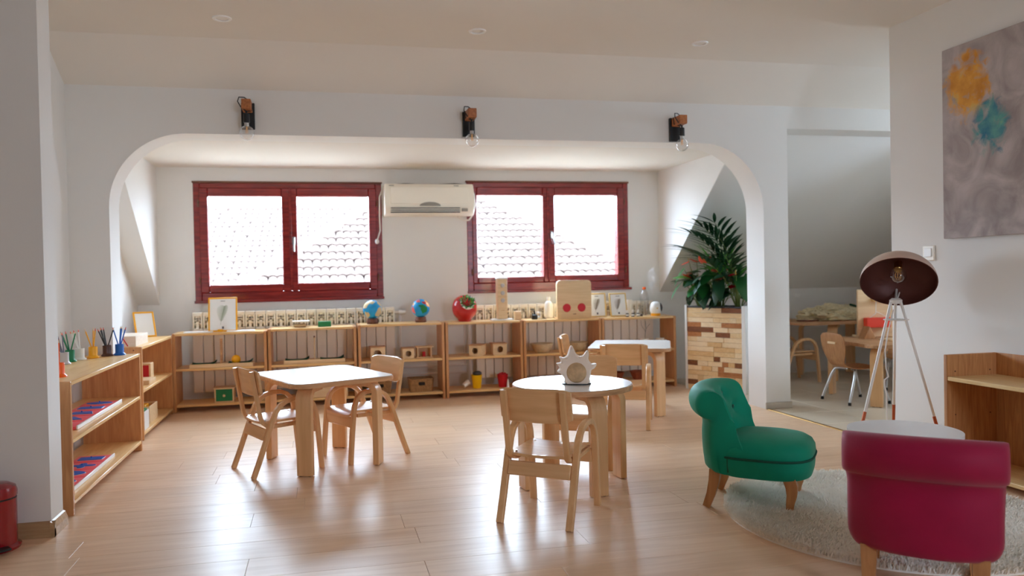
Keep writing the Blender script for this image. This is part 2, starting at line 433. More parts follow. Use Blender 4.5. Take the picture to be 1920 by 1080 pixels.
# baseboards
g = G(); g.prism([(0, 0), (0.018, 0), (0.018, 0.035), (0.008, 0.06), (0, 0.065)], -1.48, 0, Matrix(((0, 0, 1, -1.107), (-1, 0, 0, 3.49), (0, 1, 0, 0), (0, 0, 0, 1))))
struct(g.build('baseboard_left', M['base'], smooth=False))
g = G(); g.prism([(0, 0), (0.018, 0), (0.018, 0.035), (0.008, 0.06), (0, 0.065)], 3.472, 3.645, Matrix(((1, 0, 0, -1.125), (0, 0, 1, 0), (0, 1, 0, 0), (0, 0, 0, 1))))
struct(g.build('baseboard_left.001', M['base'], smooth=False))
struct(G().b2((3.262, 5.168, 0), (3.484, 5.18, 0.05), 0.003).build('baseboard_pier', M['concrete'], smooth=False))

def window(name, R, mull, ga, gb, handle_x, handle_z, tilt):
    xl, xr, zb, zt = R
    g = G(); y0, y1 = 6.944, 7.06; t = 0.055
    for lo, hi in (((xl, zb), (xl+t, zt)), ((xr-t, zb), (xr, zt)), ((xl+t, zt-t), (xr-t, zt)), ((xl+t, zb), (xr-t, zb+t+0.02))):
        g.b2((lo[0], y0, lo[1]), (hi[0], y1, hi[1]), 0.006)
    w = struct(g.build(name, M['mahogany']))
    G().b2((xl-0.006, 6.925, zb-0.016), (xr+(0.02 if xr > 1 else 0.006), 6.955, zb+0.008), 0.004).build('sill', M['mahogany'], w)
    G().b2((xl-0.007, 6.936, zt-0.004), (xr+0.007, 6.952, zt+0.012), 0.003).build('head_strip', M['darkwood'], w)
    for (a, b, c, d), sx0, sx1 in ((ga, xl+0.045, mull), (gb, mull, xr-0.045)):
        s = G(); e0, e1 = (0.004, 0.0) if a < mull else (0.0, 0.004)
        for lo, hi in (((sx0+e0, zb+0.075), (a, zt-0.045)), ((b, zb+0.075), (sx1-e1, zt-0.045)), ((a, d), (b, zt-0.045)), ((a, zb+0.075), (b, c))):
            s.b2((lo[0], 6.93, lo[1]), (hi[0], 7.03, hi[1]), 0.007)
        if a > mull: s.box((mull, 6.927, (zb+zt)/2+0.02), (0.022, 0.02, zt-zb-0.14), 0.004)
        so = s.build('sash', M['mahogany'], w)
        G().b2((a-0.006, 6.985, c-0.006), (b+0.006, 6.991, d+0.006)).build('pane', M['pane'], so, smooth=False)
        hx = sx0-0.002 if a < mull else sx1+0.002
        for z in (zb+0.18, zt-0.18):
            G().cyl((hx, 6.928, z-0.03), (hx, 6.928, z+0.03), 0.007, seg=8).build('hinge', M['darkwood'], so)
    h = G(); h.box((handle_x, 6.925, handle_z), (0.024, 0.01, 0.07), 0.004); h.cyl((handle_x, 6.92, handle_z+0.015), (handle_x, 6.89, handle_z+0.015), 0.008)
    h.tube([(handle_x, 6.89, handle_z+0.02), (handle_x+tilt*0.3, 6.886, handle_z-0.03), (handle_x+tilt, 6.888, handle_z-0.095)], [0.009, 0.0085, 0.007], 8)
    h.build('handle', M['chrome'], w)
    return w
window('window_1', W1, -0.252, (-0.941, -0.325, 1.019, 1.787), (-0.195, 0.432, 1.022, 1.785), -0.225, 1.395, 0.0)
window('window_2', W2, 2.109, (1.426, 2.06, 1.038, 1.803), (2.175, 2.807, 1.044, 1.805), 2.14, 1.43, 0.025)

# ---- outside: ground and the tiled roofs of the neighbouring houses
slab('ground', (-40, 7.6, -6.2), (45, 60, -6.0), M['ground'])
def tile_mesh(wd, ln):
    g = G(); rows = []
    for yv, r, lift in ((0, wd*0.54, 0.03), (ln*1.06, wd*0.46, 0.0)):
        rows.append([(r*math.cos(a), yv, r*0.62*math.sin(a)+lift) for a in [PI*k/6 for k in range(7)]])
    g.grid(rows)
    rows2 = [[(x, yv, z) for x, yv, z in rows[0]], [(x*0.86, yv, z*0.78) for x, yv, z in rows[0]]]
    g.grid(rows2)
    o = g.build('roof_tile', M['rooftile']); me = o.data; bpy.data.objects.remove(o); return me
def roof(name, label, inside, x0, x1, ybot, ytop, ztop, slope, wd, ln, quota, wallz, depth):
    """front roof face towards -Y, rows of barrel tiles; inside(x, s) says whether the face covers that spot (s: 0 eave .. 1 top)"""
    t = thing(name, label, 'building', ((x0+x1)/2, ybot, -6.0))
    ox, oy, oz = (x0+x1)/2, ybot, -6.0
    zb = ztop-(ytop-ybot)*slope; ang = math.atan(slope); L = (ytop-ybot)/math.cos(ang)
    me = tile_mesh(wd, ln)
    nrow = int(L/ln); ncol = int((x1-x0)/wd)
    spots = []
    for i in range(nrow):
        for j in range(ncol):
            x = x0+(j+0.5)*wd; s = (i+0.5)/nrow
            if inside(x, s): spots.append((x, i*ln))
    cx = sorted(spots, key=lambda p: abs((p[0])-quota[0])+0.8*abs(p[1]-quota[1]))
    near = set(cx[:300])
    rest = bmesh.new()
    for x, d in spots:
        p = Vector((x-ox+random.uniform(-.008, .008), d*math.cos(ang), zb-oz+d*math.sin(ang)))
        Mx = Matrix.Translation(p) @ Matrix.Rotation(ang, 4, 'X') @ Matrix.Rotation(random.uniform(-.03, .03), 4, 'Z')
        if (x, d) in near:
            o = inst('roof_tile', me, t); o.matrix_local = Mx
        else:
            n0 = len(rest.verts); rest.from_mesh(me); rest.verts.ensure_lookup_table()
            bmesh.ops.transform(rest, matrix=Mx, verts=rest.verts[n0:])
    m2 = bpy.data.meshes.new('roof_tiles'); rest.to_mesh(m2); rest.free(); m2.materials.append(M['rooftile'])
    o = inst('roof_tiles', m2, t); o['kind'] = 'stuff'
    return t, zb, ox, oy, oz
# hipped roof: apex between the two windows
HA = (2.58, 19.0, 3.65)
def hip_in(x, s):
    half_l = (1-s)*5.45; half_r = (1-s)*5.08
    return HA[0]-half_l < x < HA[0]+half_r
tB, zb, ox, oy, oz = roof('hipped_house', 'house with hipped terracotta tile roof seen through both windows', hip_in, -3.0, 7.8, 11.5, 19.0, HA[2], 0.5, 0.15, 0.33, (3.0, 4.6), -6, 8)
g = G(); E_ = [(HA[0]-5.45, 11.5, zb), (HA[0]+5.08, 11.5, zb), (HA[0]+5.08, 22.2, zb), (HA[0]-5.45, 22.2, zb)]
bv = [g.bm.verts.new((x-ox, y-oy, z-0.04-oz)) for x, y, z in E_]; top = g.bm.verts.new((HA[0]-ox, HA[1]-oy, HA[2]-0.04-oz))
for i in range(4): g.bm.faces.new((bv[i], bv[(i+1) % 4], top))
g.bm.faces.new(bv[::-1]); g.build('roof', M['rooftile'], tB, smooth=False)
G().b2((HA[0]-5.1-ox, 12.0-oy, 0), (HA[0]+4.7-ox, 21.9-oy, zb-0.05-oz)).build('wall', M['concrete'], tB, smooth=False)
for sx in (-5.45, 5.08):
    p0 = Vector((HA[0]+sx, 11.5, zb)); p1 = Vector(HA)
    rc = G(); rc.tube([(p0-Vector((ox, oy, oz))), (p1-Vector((ox, oy, oz)))], [0.14, 0.12], 8); rc.build('ridge_cap', M['rooftile'], tB)
# longer gabled roof further off
tA, zb, ox, oy, oz = roof('gabled_house', 'house with long gabled terracotta roof behind the hipped one', lambda x, s: True, -14.0, 3.5, 22.5, 31.0, 3.84, 0.42, 0.23, 0.5, (-1.5, 4.5), -6, 8)
g = G(); g.prism([(22.4-oy, zb-0.06-oz), (31-oy, 3.78-oz), (40-oy, zb-0.06-oz)], -14.0-ox, 3.5-ox, YZ); g.build('roof', M['rooftile'], tA, smooth=False)
G().b2((-13.6-ox, 23-oy, 0), (3.1-ox, 39.5-oy, zb-0.07-oz)).build('wall', M['concrete'], tA, smooth=False)
g = G(); g.tube([(-14-ox, 31-oy, 3.86-oz), (3.5-ox, 31-oy, 3.86-oz)], 0.16, 8); g.build('ridge_cap', M['rooftile'], tA)

# ================================================================== FURNITURE
def dims(rad): return math.radians(rad)

# ---- children's chairs: bent ply hoops for legs and arms, ply seat and back
def make_chair(label, loc, rz, group):
    t = thing('child_chair', label, 'chair', loc, rz, group)
    for s in (-1, 1):
        p = [(-0.208, 0.0), (-0.172, 0.09), (-0.135, 0.19), (-0.098, 0.29)]
        p += [(-0.077+0.0, 0.340), (-0.052, 0.372), (-0.018, 0.393), (0.03, 0.403), (0.075, 0.402), (0.110, 0.388), (0.136, 0.362), (0.150, 0.325), (0.157, 0.28)]
        p += [(0.167, 0.18), (0.176, 0.08), (0.182, 0.0)]
        g = G(); x = 0.156*s
        g.strip([(x, y, z) for y, z in p], (1, 0, 0), 0.030, 0.024); g.build('leg_hoop', M['beech'], t)
        g = G(); x = 0.131*s
        q = [(-0.196, 0.566), (-0.186, 0.50), (-0.172, 0.42), (-0.160, 0.35), (-0.153, 0.312), (-0.140, 0.284), (-0.118, 0.267), (-0.085, 0.260), (0.0, 0.262), (0.12, 0.266)]
        x2 = 0.128*s
        g.strip([(x2 if z < 0.3 else x, y, z) for y, z in q], (1, 0, 0), 0.026, 0.020); g.build('back_frame', M['beech'], t)
    # backrest: curved ply panel in front of the uprights
    g = G(); rows = []
    for th in (0, 1):
        pass
    n = 12; front = []; back = []
    outl = []
    for i in range(n+1):
        u = -1+2*i/n; x = u*0.160
        cy = 0.022*(1-u*u)
        top = 0.576-0.012*abs(u)**8; bot = 0.428+0.016*abs(u)**8
        col = []
        for z, th in ((bot, 0), (bot+0.004, 1), (0.50, 1), (top-0.004, 1), (top, 0), (top-0.004, -1), (0.50, -1), (bot+0.004, -1)):
            lean = -0.176-(z-0.43)*0.15
            col.append((x, lean+0.0255-cy+th*0.0065, z))
        rows.append(col)
    g.grid(rows, close_v=True, cap=True); g.build('backrest', M['beech_x'], t)
    # seat with rounded corners and a rolled front edge
    g = G(); rows = []
    ys = [-0.150, -0.148, -0.13, -0.08, -0.02, 0.04, 0.09, 0.125, 0.150, 0.166, 0.174, 0.176]
    for k, y in enumerate(ys):
        wx = 0.134 if k > 1 else 0.128
        if k >= 10: wx = 0.126
        if k == 0: wx = 0.118
        dz = -0.004*math.cos((y+0.15)*6)
        if y > 0.12: dz -= ((y-0.12)/0.056)**2*0.022
        col = []
        for j in range(9):
            u = -1+j/4; col.append((u*wx, y, 0.2905+dz+0.006*u*u))
        for j in range(9):
            u = 1-j/4; col.append((u*wx, y, 0.2785+dz+0.006*u*u))
        rows.append(col)
    g.grid(rows, close_v=True, cap=True); g.build('seat', M['beech_x'], t)
    for yy, zz, rot in ((-0.136, 0.222, 0.36), (0.158, 0.232, 0.1)):
        g = G(); g.box((0, yy, zz), (0.284, 0.018, 0.062), 0.004, Matrix.Rotation(-rot, 3, 'X')); g.build('rail', M['beech_x'], t)
    g = G()
    for x in (-0.11, 0.11):
        for y in (-0.12, 0.10): g.cyl((x, y, 0.288), (x, y, 0.2965), 0.005, seg=8)
    g.build('screw_heads', M['chrome'], t)['kind'] = 'stuff'
    return t
A_ = math.radians
CG = "children's bent ply chairs"
chair0 = make_chair('beech ply armchair at the round table, its back towards the room', (0.970, 3.220, 0), A_(52.5-90), CG)
dup(chair0, (-0.25, 4.424, 0), A_(24.7-90), 'beech ply armchair at the rectangular table, its back towards the pencil pots')
dup(chair0, (0.228, 4.590, 0), A_(208-90), 'beech ply armchair at the rectangular table, its back towards the globes')
dup(chair0, (2.060, 4.985, 0), A_(64-90), 'beech ply armchair with its back to the room at the far rectangular table')
dup(chair0, (1.435, 4.060, 0), A_(242-90), 'beech ply armchair facing the room behind the spiky clay ornament')
dup(chair0, (2.012, 5.655, 0), A_(-27-90), 'beech ply armchair sideways at the far end of the table by the cane bowls')

# ---- tables: white laminate top with a ply edge, four bent ply legs turned to the middle
def table_leg(t, fx, fy, ang, H, w=0.088, th=0.034):
    """foot at fx, fy; ang: the direction the leg bends towards"""
    d = Vector((math.cos(ang), math.sin(ang), 0)); wd = Vector((-d.y, d.x, 0)); r = 0.062
    pts = [(0, 0.0), (0, 0.1), (0, 0.25), (0, H-r-0.02)] + [(r-r*math.cos(A_(a)), H-r+r*math.sin(A_(a))) for a in (0, 15, 30, 45, 60, 75, 90)] + [(0.15, H)]
    g = G(); g.strip([Vector((fx, fy, 0))+d*u+Vector((0, 0, z+0.004 if i == 0 else z-th/2)) for i, (u, z) in enumerate(pts)], wd, w, th)
    lg = g.build('leg', M['beech'], t)
    g = G()
    for k in (-0.025, 0.025): g.cyl(Vector((fx, fy, 0))+wd*k, Vector((fx, fy, 0.0045))+wd*k, 0.010, seg=10)
    g.build('glide', M['rubber'], lg)
def make_table(label, loc, rz, w, d, fw, fd, H=0.505):
    t = thing('play_table', label, 'table', loc, rz, 'white topped play tables')
    G().prism(rrect(w, d, 0.075, 8), H-0.027, H-0.002, bev=0.006).build('tabletop', M['ply_edge'], t)
    G().prism(rrect(w-0.010, d-0.010, 0.07, 8), H-0.002, H+0.0005).build('laminate', M['laminate'], t)
    for sx in (-1, 1):
        for sy in (-1, 1):
            table_leg(t, sx*fw, sy*fd, math.atan2(-sy, -sx), H-0.027)
    return t
make_table('white rectangular play table between two facing armchairs', (-0.006, 4.505, 0), A_(22.5), 0.60, 0.72, 0.215, 0.265)
make_table('white rectangular play table near the wood block planter', (2.318, 5.50, 0), A_(-25.5), 0.60, 0.72, 0.215, 0.265)
t = thing('round_table', 'round white topped table carrying the spiky clay ornament', 'table', (1.222, 3.655, 0), A_(8), 'white topped play tables')
circ = lambda r, n=64: [(r*math.cos(2*PI*i/n), r*math.sin(2*PI*i/n)) for i in range(n)]
G().prism(circ(0.30), 0.478, 0.503, bev=0.006).build('tabletop', M['ply_edge'], t)
G().prism(circ(0.295), 0.503, 0.5055).build('laminate', M['laminate'], t)
for k in range(4):
    a = k*PI/2; table_leg(t, 0.265*math.cos(a), 0.265*math.sin(a), a+PI, 0.478)

# ---- open pine shelf units
def shelf_unit(label, loc, rz, L, D, H, zs, group, top_mat, side_mat, shelf_mat, th=0.020, side=0.024):
    """runs along local x from 0 to L, open front at y=0, depth D"""
    t = thing('shelf_unit', label, 'shelf', loc, rz, group)
    for x0 in (0, L-side):
        sp = G().b2((x0, 0, 0), (x0+side, D, H), 0.0035).build('side_panel', side_mat, t)
        g = G()
        for z in [H-0.03]+list(zs):
            for yy in (0.05, D-0.05):
                g.cyl((x0-0.0008 if x0 == 0 else x0+side-0.002, yy, z+0.008), (x0+0.002 if x0 == 0 else x0+side+0.0008, yy, z+0.008), 0.005, seg=8)
        g.build('screw', M['darkwood'], sp)
    G().b2((side, 0.001, H-th), (L-side, D, H), 0.003).build('top_board', top_mat, t)
    for z in zs:
        G().b2((side, 0.001, z-th), (L-side, D, z), 0.003).build('shelf_board', shelf_mat, t)
    return t
names = ['pine shelf unit nearest the corner, feather frame and white cards on top', 'pine shelf unit with a clear box and green block on top', 'pine shelf unit carrying the two globes',
         'pine shelf unit under the red planter with yellow and red buckets', 'pine shelf unit under the wooden face panel with cane bowls', 'pine shelf unit at the planter end, humidifier on top']
UX = [(-1.180, -0.448, 0.637), (-0.439, 0.281, 0.650), (0.292, 1.029, 0.660), (1.038, 1.728, 0.655), (1.734, 2.462, 0.652), (2.468, 3.190, 0.650)]
for (x0, x1, H), nm in zip(UX, names):
    shelf_unit(nm, (x0, 6.50, 0), 0, x1-x0, 0.30, H, (0.352, 0.062), 'pine shelves below the windows', M['pine'], M['pine_z_shaded'], M['pine'])
# the two units along the side wall, facing the room (local x runs along +Y, front towards +X)
shelf_unit('long pine shelf unit with the pencil pots on top', (-1.120, 3.763, 0), PI/2, 1.37, 0.335, 0.610, (0.345, 0.066), 'pine shelves along the side wall', M['pine'], M['pine_z_shaded'], M['pine'])
shelf_unit('long pine shelf unit under the arch with the tilted empty frame on top', (-1.175, 5.430, 0), PI/2, 1.05, 0.34, 0.626, (0.335, 0.05), 'pine shelves along the side wall', M['pine'], M['pine_z_shaded'], M['pine'])

# ---- radiators: every column a part
def radiator(label, x0, n, pitch, zb, zt, valve_end):
    t = thing('radiator', label, 'radiator', (x0, 6.87, 0), 0, 'column radiators under the windows')
    g = G(); w = pitch-0.005; H = zt-zb
    g.box((0, -0.038, zb+H*0.40), (w, 0.010, H*0.80), 0.004)
    g.box((0, 0.0, zb+0.05), (0.03, 0.07, 0.06), 0.004); g.box((0, 0.0, zt-0.05), (0.03, 0.07, 0.06), 0.004)
    g.box((0, 0.0, zb+H*0.5), (0.022, 0.07, H*0.86))
    g.box((0, -0.004, zt-0.015), (w, 0.078, 0.030), 0.004)
    for sx in (-1, 1): g.box((sx*(w/2-0.007), -0.036, zt-0.07), (0.014, 0.014, 0.125), 0.003)
    for k in range(3): g.box((0, -0.026, zt-0.04-0.030*k), (w-0.014, 0.03, 0.004), 0, Matrix.Rotation(A_(-38), 3, 'X'))
    s0 = g.build('column', M['cream'], t, loc=(pitch/2, 0, 0))
    for i in range(1, n): inst('column', s0.data, t, ((i+0.5)*pitch, 0, 0))
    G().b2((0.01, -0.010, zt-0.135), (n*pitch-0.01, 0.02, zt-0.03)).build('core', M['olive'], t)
    e = n*pitch if valve_end > 0 else 0
    s = 1 if valve_end > 0 else -1
    g = G(); g.cyl((e-0.01*s, 0, zt-0.05), (e+0.05*s, 0, zt-0.05), 0.012); g.cyl((e+0.05*s, 0, zt-0.05), (e+0.05*s, -0.004, 0.03), 0.009); g.build('pipe', M['whitemetal'], t)
    g = G(); g.cyl((e+0.04*s, -0.005, zt-0.05), (e+0.10*s, -0.005, zt-0.05), 0.021, 0.019, 14); g.build('valve_knob', M['white'], t)
    return t
radiator('cream column radiator under the window beside the air conditioner, behind the feather frame', -1.075, 20, 0.0856, 0.11, 0.79, 1)
radiator('cream column radiator behind the wooden face panel and tower', 1.372, 21, 0.083, 0.115, 0.785, -1)
# heating pipes along the wall
tag(G().tube([(0.66, 6.94, 0.235), (0.93, 6.94, 0.235), (0.96, 6.94, 0.225), (0.99, 6.94, 0.235), (1.30, 6.94, 0.235)], 0.009).tube([(0.66, 6.94, 0.165), (1.30, 6.94, 0.165)], 0.009).tube([(1.29, 6.94, 0.63), (1.29, 6.94, 0.235)], 0.008).build('heating_pipes', M['whitemetal']), 'thin white heating pipes along the wall between the radiators', 'pipes')

# ---- air conditioner
t = thing('air_conditioner', 'cream split air conditioner between the two windows', 'air conditioner', (0.965, 6.95, 1.605))
g = G(); prof = [(0, 0), (-0.10, 0.0), (-0.165, 0.018), (-0.188, 0.05), (-0.192, 0.10), (-0.188, 0.20), (-0.176, 0.265), (-0.16, 0.28), (0, 0.28)]
g.prism(prof, -0.40, 0.40, YZ, bev=0.010); g.build('body', M['acplastic'], t)
G().box((0, -0.192, 0.175), (0.70, 0.006, 0.15), 0.003, Matrix.Rotation(A_(-3), 3, 'X')).build('front_panel', M['acplastic'], t)
g = G(); g.b2((-0.35, -0.197, 0.060), (0.27, -0.180, 0.066)); g.b2((-0.35, -0.192, 0.022), (0.27, -0.165, 0.030)); g.b2((-0.35, -0.196, 0.042), (0.27, -0.175, 0.046)); g.build('air_slot', M['dkgrey'], t)
G().box((-0.04, -0.185, 0.036), (0.62, 0.012, 0.010), 0.003).build('louver', M['acplastic'], t)
pl = [(-0.095, 0)] + [(0.095*math.cos(A_(a)), 0.034*math.sin(A_(a))) for a in range(160, 0, -20)] + [(0.095, 0)]
G().prism(pl, 0.188, 0.2015, Matrix.Translation((0.0, 0, 0.082)) @ RX90, bev=0.002).build('handle_grip', M['grey'], t)
G().box((0.315, -0.188, 0.046), (0.055, 0.01, 0.028), 0.003).build('display', M['grey'], t)
G().box((-0.30, -0.1965, 0.128), (0.05, 0.001, 0.006)).build('logo', M['ink'], t); 
for x in (-0.34, 0.24): G().box((x, -0.187, 0.262), (0.045, 0.012, 0.005), 0.001).build('latch', M['grey'], t)
g = G(); g.tube([(-0.33, -0.05, 0.286), (-0.2, -0.05, 0.295), (-0.1, -0.05, 0.29), (0.1, -0.05, 0.29), (0.25, -0.05, 0.297), (0.36, -0.05, 0.288)], 0.005); g.build('cable', M['black'], t)
g = G(); g.tube([(0.40, -0.06, 0.25), (0.428, -0.05, 0.20), (0.438, -0.04, 0.10), (0.42, -0.04, 0.02), (0.38, -0.04, -0.035), (0.33, -0.04, -0.04), (0.29, -0.04, -0.015), (0.27, -0.05, 0.005)], 0.008); g.build('hose', M['whitemetal'], t)
t2 = tag(G().tube([(0.562, 6.925, 1.86), (0.53, 6.92, 1.78), (0.527, 6.92, 1.60), (0.53, 6.92, 1.48), (0.505, 6.92, 1.40)], 0.0065).sphere((0.50, 6.915, 1.382), 0.020, 12, 8, (0.9, 0.9, 1.2)).build('power_plug', M['whitemetal']), 'white plug hanging on its lead beside the air conditioner', 'plug')

# ---- wall lamps on the arch beam
def wall_lamp(label, x, z):
    t = thing('wall_lamp', label, 'lamp', (x, 5.18, z), 0, 'bare bulb wall lamps over the arch')
    G().b2((-0.042, -0.022, -0.085), (0.042, 0, 0.085), 0.003).build('back_plate', M['black'], t)
    G().b2((-0.028, -0.155, 0.020), (0.030, -0.022, 0.082), 0.003).build('wood_arm', M['lampblock'], t)
    g = G(); g.lathe([(0, 0.012), (0.006, 0.012), (0.007, -0.002), (0.019, -0.008), (0.020, -0.062), (0.014, -0.066), (0, -0.066)], 20, (0, -0.125, 0)); g.build('socket', M['black'], t)
    g = G(); g.tube([(0.0, -0.125, 0.008), (-0.03, -0.13, 0.03), (-0.052, -0.125, 0.07), (-0.045, -0.11, 0.10), (-0.015, -0.09, 0.104), (0.012, -0.08, 0.088), (0.034, -0.075, 0.06), (0.030, -0.085, 0.022), (0.0, -0.095, 0.014), (-0.032, -0.07, 0.03), (-0.03, -0.05, 0.08), (0.0, -0.03, 0.086)], 0.0035, 6); g.build('cord', M['black'], t)
    prof = [(0.013, -0.066), (0.014, -0.078)] + [(0.046*math.sin(A_(a)), -0.128+0.046*math.cos(A_(a))) for a in range(20, 181, 16)]
    prof[-1] = (0.0, -0.174)
    b = G().lathe(prof, 24, (0, -0.125, 0)).build('bulb', M['clear'], t)
    G().lathe([(0.0135, -0.064), (0.0135, -0.084), (0.008, -0.088), (0, -0.088)], 14, (0, -0.125, 0)).build('bulb_cap', M['chrome'], b)
    g = G(); g.cyl((0, -0.125, -0.088), (0, -0.125, -0.104), 0.005, 0.004, 8)
    for k in range(4):
        a = k*PI/2; g.cyl((0.004*math.cos(a), -0.125+0.004*math.sin(a), -0.10), (0.008*math.cos(a), -0.125+0.008*math.sin(a), -0.130), 0.0012, seg=5)
    g.build('filament', M['filament'], b)
    return t
wall_lamp('bare bulb wall lamp above the window by the shelf corner', -0.438, 2.116)
wall_lamp('bare bulb wall lamp above the air conditioner', 1.016, 2.096)
wall_lamp('bare bulb wall lamp nearest the doorway', 2.550, 2.090)
# ---- downlights
for (x, y), lb in zip(((-0.501, 4.431), (0.936, 4.434), (2.382, 4.458)), ('farthest from the doorway', 'the middle of its row', 'nearest the doorway')):
    t = thing('downlight', 'small round ceiling downlight, '+lb, 'downlight', (x, y, 2.5), 0, 'recessed ceiling downlights')
    G().lathe([(0.036, -0.001), (0.037, -0.006), (0.050, -0.006), (0.053, 0.0), (0.036, 0.0)], 28).build('ring', M['white'], t)
    G().lathe([(0, 0.0), (0.036, -0.0005), (0.036, 0.0), (0, 0.0005)], 24).build('lamp_face', M['whitep'], t)

# ================================================================== THINGS ON THE WINDOW SHELVES
def frame(name, label, loc, rz, w, h, lean, fmat, pm, kind, group=None, stand=True):
    """picture frame leaning back by lean; local front -Y, base at z=0"""
    t = thing(name, label, 'picture frame', loc, rz, group)
    R = Matrix.Rotation(-lean, 4, 'X'); b = 0.012; d = 0.014
    def put(g, nm, mat, par=t, **k):
        bmesh.ops.transform(g.bm, matrix=R, verts=g.bm.verts[:]); return g.build(nm, mat, par, **k)
    for lo, hi in (((-w/2, 0), (w/2, b)), ((-w/2, h-b), (w/2, h)), ((-w/2, b), (-w/2+b, h-b)), ((w/2-b, b), (w/2, h-b))):
        put(G().b2((lo[0], 0, lo[1]), (hi[0], d, hi[1]), 0.002), 'frame_bar', fmat)
    sh = put(G().b2((-w/2+b, 0.004, b), (w/2-b, d-0.002, h-b)), 'print_sheet', M['paper'], smooth=False)
    if kind:
        pm = M['sprintg'] if kind == 'leaf' else M['sprintb']
        g = G(); cx, z0 = -0.004, h*0.20; L = h*0.55
        def q(a, bb, wd):
            a = Vector(a); bb = Vector(bb); n = (bb-a).normalized(); s_ = Vector((n.y, -n.x))*wd/2
            v = [g.bm.verts.new((p.x, 0.0034, p.y)) for p in (a-s_, bb-s_*0.3, bb+s_*0.3, a+s_)]; g.bm.faces.new(v)
        pts = [(cx-0.014+0.03*(u**1.3), z0+L*u) for u in [k/40 for k in range(41)]]
        for a, c in zip(pts, pts[1:]): q(a, c, 0.002)
        for k in range(8, 40, 2):
            a = pts[k]; u = (k-7)/33; ln = (w*0.25)*math.sin(PI*min(1, 0.12+0.80*u))
            for s_ in (-1, 1):
                q(a, (a[0]+s_*ln*0.75, a[1]+ln*0.72), 0.0030)
        g.bm.verts.ensure_lookup_table()
        put(g, 'plant_print', pm, sh, smooth=False)['kind'] = 'stuff'
        put(G().b2((-0.007, 0.0032, b+0.012), (0.007, 0.0038, b+0.030)), 'print_mark', M['ink'], sh, smooth=False)
        put(G().b2((-0.018, 0.0032, h-b-0.020), (0.018, 0.0038, h-b-0.016)), 'print_caption', M['ink'], sh, smooth=False)
    put(G().b2((-w/2+b*0.4, 0.011, b*0.4), (w/2-b*0.4, 0.0145, h-b*0.4)), 'back_board', M['darkwood'], smooth=False)
    if stand:
        hz = h*0.62; p0 = R @ Vector((0, 0.0145, hz)); yb = p0.y+0.075
        G().strip([p0, (0, yb, 0.002)], (1, 0, 0), 0.04, 0.004).build('easel_strut', M['darkwood'], t)
    return t
ZS = [u[2] for u in UX]
frame('picture_frame', 'amber framed leaf print standing before the radiator end', (-0.800, 6.60, ZS[0]+0.0005), 0, 0.228, 0.283, A_(8), M['amber'], None, 'leaf')
frame('picture_frame', 'thin gold framed feather print half hidden by the wooden face panel', (2.475, 6.62, ZS[5]+0.004), 0, 0.175, 0.222, A_(8), M['gold'], None, 'feather')
frame('picture_frame', 'thin gold framed feather print, tilted, behind three little bottles', (2.690, 6.63, ZS[5]+0.002), 0.0, 0.168, 0.222, A_(12), M['gold'], None, 'feather')
for x, lb in ((-0.985, 'white paper card lying on the shelf beside the amber frame, nearest the corner'), (-0.655, 'white paper card lying on the shelf in front of the amber leaf frame')):
    tag(G().prism(rrect(0.22, 0.10, 0.006, 2), 0, 0.008).build('paper_card', M['paper'], loc=(x, 6.568, ZS[0]), rot=(0, 0, 0.02)), lb, 'card')
tag(G().box((0, 0, 0.012), (0.045, 0.018, 0.022), 0.006, None, 2).build('wooden_clip', M['amber'], loc=(-0.815, 6.562, ZS[0])), 'small amber wooden block lying between the white cards', 'block')
t = thing('clear_box', 'clear plastic box with a lid on the shelf beside the green block', 'box', (-0.173, 6.62, ZS[1]))
G().prism(rrect(0.135, 0.09, 0.012, 4), 0.0, 0.046, bev=0.003).build('body', M['clear'], t)
G().prism(rrect(0.141, 0.096, 0.013, 4), 0.046, 0.056, bev=0.003).build('lid', M['white'], t)
G().box((-0.01, 0, 0.016), (0.10, 0.06, 0.026), 0.006).build('contents', M['toywood'], t)
tag(G().box((0, 0, 0.0225), (0.108, 0.07, 0.045), 0.003).build('green_block', M['green'], loc=(0.020, 6.62, ZS[1])), 'solid green wooden block on the shelf beside the clear box', 'block')

# globes
def patch(r, lat, lon, pts):
    """raised land shape on a sphere: centre direction and an outline in degrees"""
    g = G(); c = (lat, lon)
    def S(la, lo, rr): la, lo = A_(la), A_(lo); return (rr*math.cos(la)*math.sin(lo), -rr*math.cos(la)*math.cos(lo), rr*math.sin(la))
    n = len(pts)
    rows = []
    for f in (1.0, 0.75, 0.5, 0.25, 0.02):
        rows.append([S(lat+p[1]*f, lon+p[0]*f, r*1.012) for p in pts])
    rim = [S(lat+p[1], lon+p[0], r*0.99) for p in pts]
    g.grid([rim]+rows, close_v=True); return g
def blob(n, a, b, seed, rough=0.25):
    rr = random.Random(seed); ph = [rr.uniform(0, 6.28) for _ in range(4)]
    out = []
    for k in range(n):
        th = 2*PI*k/n; f = 1+rough*(0.6*math.sin(2*th+ph[0])+0.5*math.sin(3*th+ph[1])+0.35*math.sin(5*th+ph[2]))
        out.append((a*f*math.cos(th), b*f*math.sin(th)))
    return out
def globe(label, x, H, lands):
    t = thing('globe', label, 'globe', (x, 6.62, H), 0)
    r = 0.080; zc = 0.045+r*0.97
    G().lathe([(0, 0), (0.046, 0), (0.049, 0.004), (0.049, 0.026), (0.046, 0.030), (0.046, 0.042), (0.043, 0.047), (0.030, 0.046), (0, 0.040)], 32).build('base', M['darkwood'], t)
    b = G().sphere((0, 0, 0), r, 40, 24).build('ball', M['globeblue'], t, loc=(0, 0, zc), rot=(0, A_(8), 0))
    for mat, lat, lon, o in lands: patch(r, lat, lon, o).build('continent', M[mat], b)
